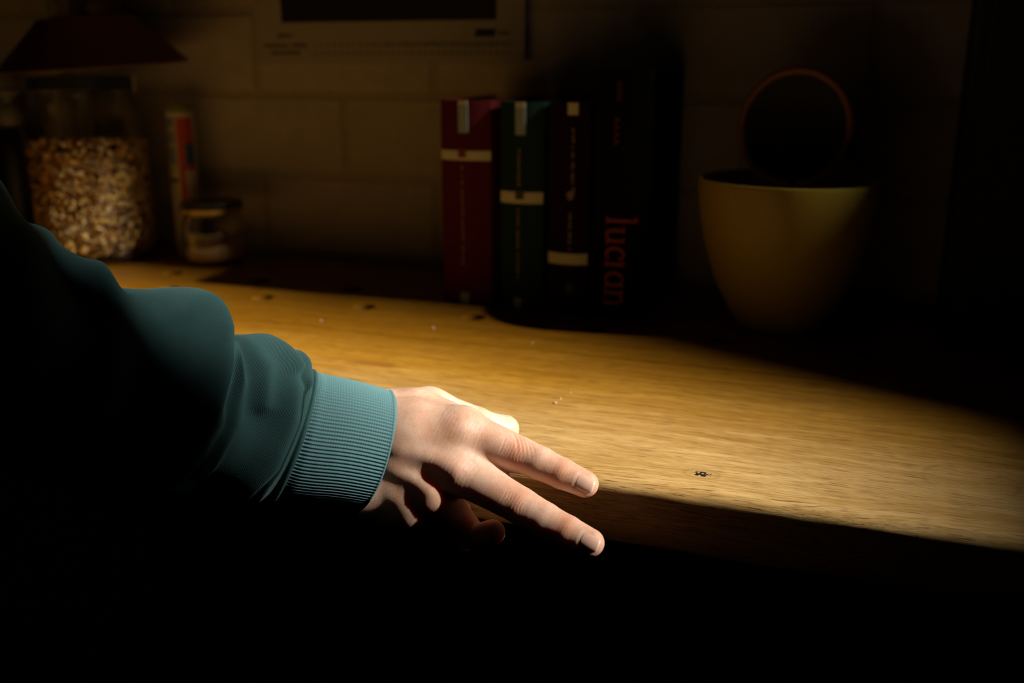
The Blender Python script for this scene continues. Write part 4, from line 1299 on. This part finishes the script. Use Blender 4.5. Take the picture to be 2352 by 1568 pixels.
for i, v in enumerate(o.data.vertices):
    a_ = math.atan2(v.co.y, v.co.x) - fa
    a_ = (a_ + math.pi) % (2 * math.pi) - math.pi
    la[i] = (0.5 + 0.5 * math.sin(max(-math.pi / 2, min(math.pi / 2, a_))) if abs(a_) < math.pi / 2 else (-.5 if a_ < 0 else 1.2), v.co.z / HT, 0)
at = o.data.attributes.new('lab', 'FLOAT_VECTOR', 'POINT'); at.data.foreach_set('vector', la.ravel())
lathe_obj('lid', [(0, HT - .008), (.0181, HT - .008), (.0183, HT - .001), (.0175, HT + .001), (0, HT + .001)], TC, plain('green_lid', (0.20, 0.24, 0.02), 0.45), tb, n=48)

# ------------------------------------------------------------------ desk lamp behind the big jar
LC = dep(206, 88, 1.19)
lp = empty('desk_lamp', (LC[0] - .10, 1.085, Z0))
tag(lp, 'switched-off lamp with a reddish brown conical shade hanging over the large jar', 'lamp')
SHADE = plain('reddish_shade', (0.20, 0.055, 0.025), 0.5, noise=0.1)
RODM = plain('grey_lacquer', (0.55, 0.57, 0.52), 0.4, noise=0.05)
SHIN = plain('shade_inside', (0.55, 0.50, 0.42), 0.6)
zt = dep(206, 42, 1.19)[2] - LC[2]; zb = dep(206, 152, 1.19)[2] - LC[2]
out = [(0.0, zt + .004), (.040, zt + .003), (.056, zt), (.0575, zt - .003), (.110, zb)]
so = lathe_obj('shade', out + [(.1088, zb - .0004)] + [(.0560, zt - .005), (.04, zt - .001), (0, zt)], tuple(LC), SHADE, lp, n=72)
si = lathe_obj('shade_lining', [(.1084, zb - .0008), (.0556, zt - .0062), (.03, zt - .004), (0, zt - .004), (0, zt - .0046), (.03, zt - .0046), (.0550, zt - .0068), (.1078, zb - .0012)], tuple(LC), SHIN, so, n=72, closed=False)
si.location = (0, 0, 0)
so.rotation_euler = (math.radians(3), math.radians(-2.5), 0)
for px in (107, 163):
    q = dep(px, 20, 1.335)
    V, F = tube([(q[0], min(q[1], 1.118), Z0 + .012), (q[0], min(q[1], 1.118), Z0 + .3), (q[0], min(q[1], 1.118), Z0 + .55)], .0042, 14)
    mesh_obj('rod', V, F, RODM, lp, smooth=True)
qa, qb = dep(107, 20, 1.335), dep(163, 20, 1.335)
mid = (qa + qb) / 2
bm = bm_box((mid[0], min(mid[1], 1.115), Z0 + .555), (.06, .02, .02), .003, 2)
bm_obj('crossbar', bm, BLACKMT, lp)
V, F = tube([(mid[0], 1.105, LC[2] + zt - .012), (mid[0] + .02, 1.08, LC[2] + zt - .006), (LC[0], LC[1], LC[2] + zt + .002)], .006, 12)
mesh_obj('bracket', V, F, BLACKMT, lp, smooth=True)
lathe_obj('base', [(0, 0), (.034, 0), (.035, .003), (.034, .009), (.012, .013), (0, .013)], (mid[0] - .012, 1.090, Z0), BLACKMT, lp, n=48)

# ------------------------------------------------------------------ pump bottle at the left edge
QB = dep(38, 262, 1.395)
PB = (QB[0], min(QB[1], 1.085), Z0)
CER = plain('pale_plastic', (0.42, 0.42, 0.38), 0.4, noise=0.05)
pbz = lambda py: (CAM + ray(38, py) * (PB[1] / ray(38, py)[1]))[2] - Z0
pb = empty('pump_bottle', PB)
tag(pb, 'dark bottle with a pale pump head at the left edge', 'bottle')
zc0, zc1, zh = pbz(292), pbz(240), pbz(207)
lathe_obj('bottle', smooth_prof([(.027, 0), (.030, .004), (.031, .03), (.031, zc0 - .035), (.026, zc0 - .012), (.014, zc0 - .002), (.012, zc0 + .002)], 5) + [(0, zc0 + .002)], PB, BLACKPL, pb, n=48)
lathe_obj('collar', smooth_prof([(.010, zc0), (.0150, zc0 + .006), (.0165, (zc0 + zc1) / 2), (.013, zc1 - .005), (.006, zc1)], 5) + [(0, zc1)], PB, CER, pb, n=40)
hd = lathe_obj('pump_head', [(0, zc1 - .001), (.0045, zc1 - .001), (.0045, zh - .010), (.015, zh - .007), (.017, zh - .002), (.012, zh), (0, zh)], PB, CER, pb, n=40)
V, F = tube([(PB[0], PB[1], Z0 + zh - .004), (PB[0] - .03, PB[1] - .012, Z0 + zh - .004), (PB[0] - .042, PB[1] - .017, Z0 + zh - .008)], [.005, .0045, .003], 12)
mesh_obj('spout', V, F, CER, hd, smooth=True)
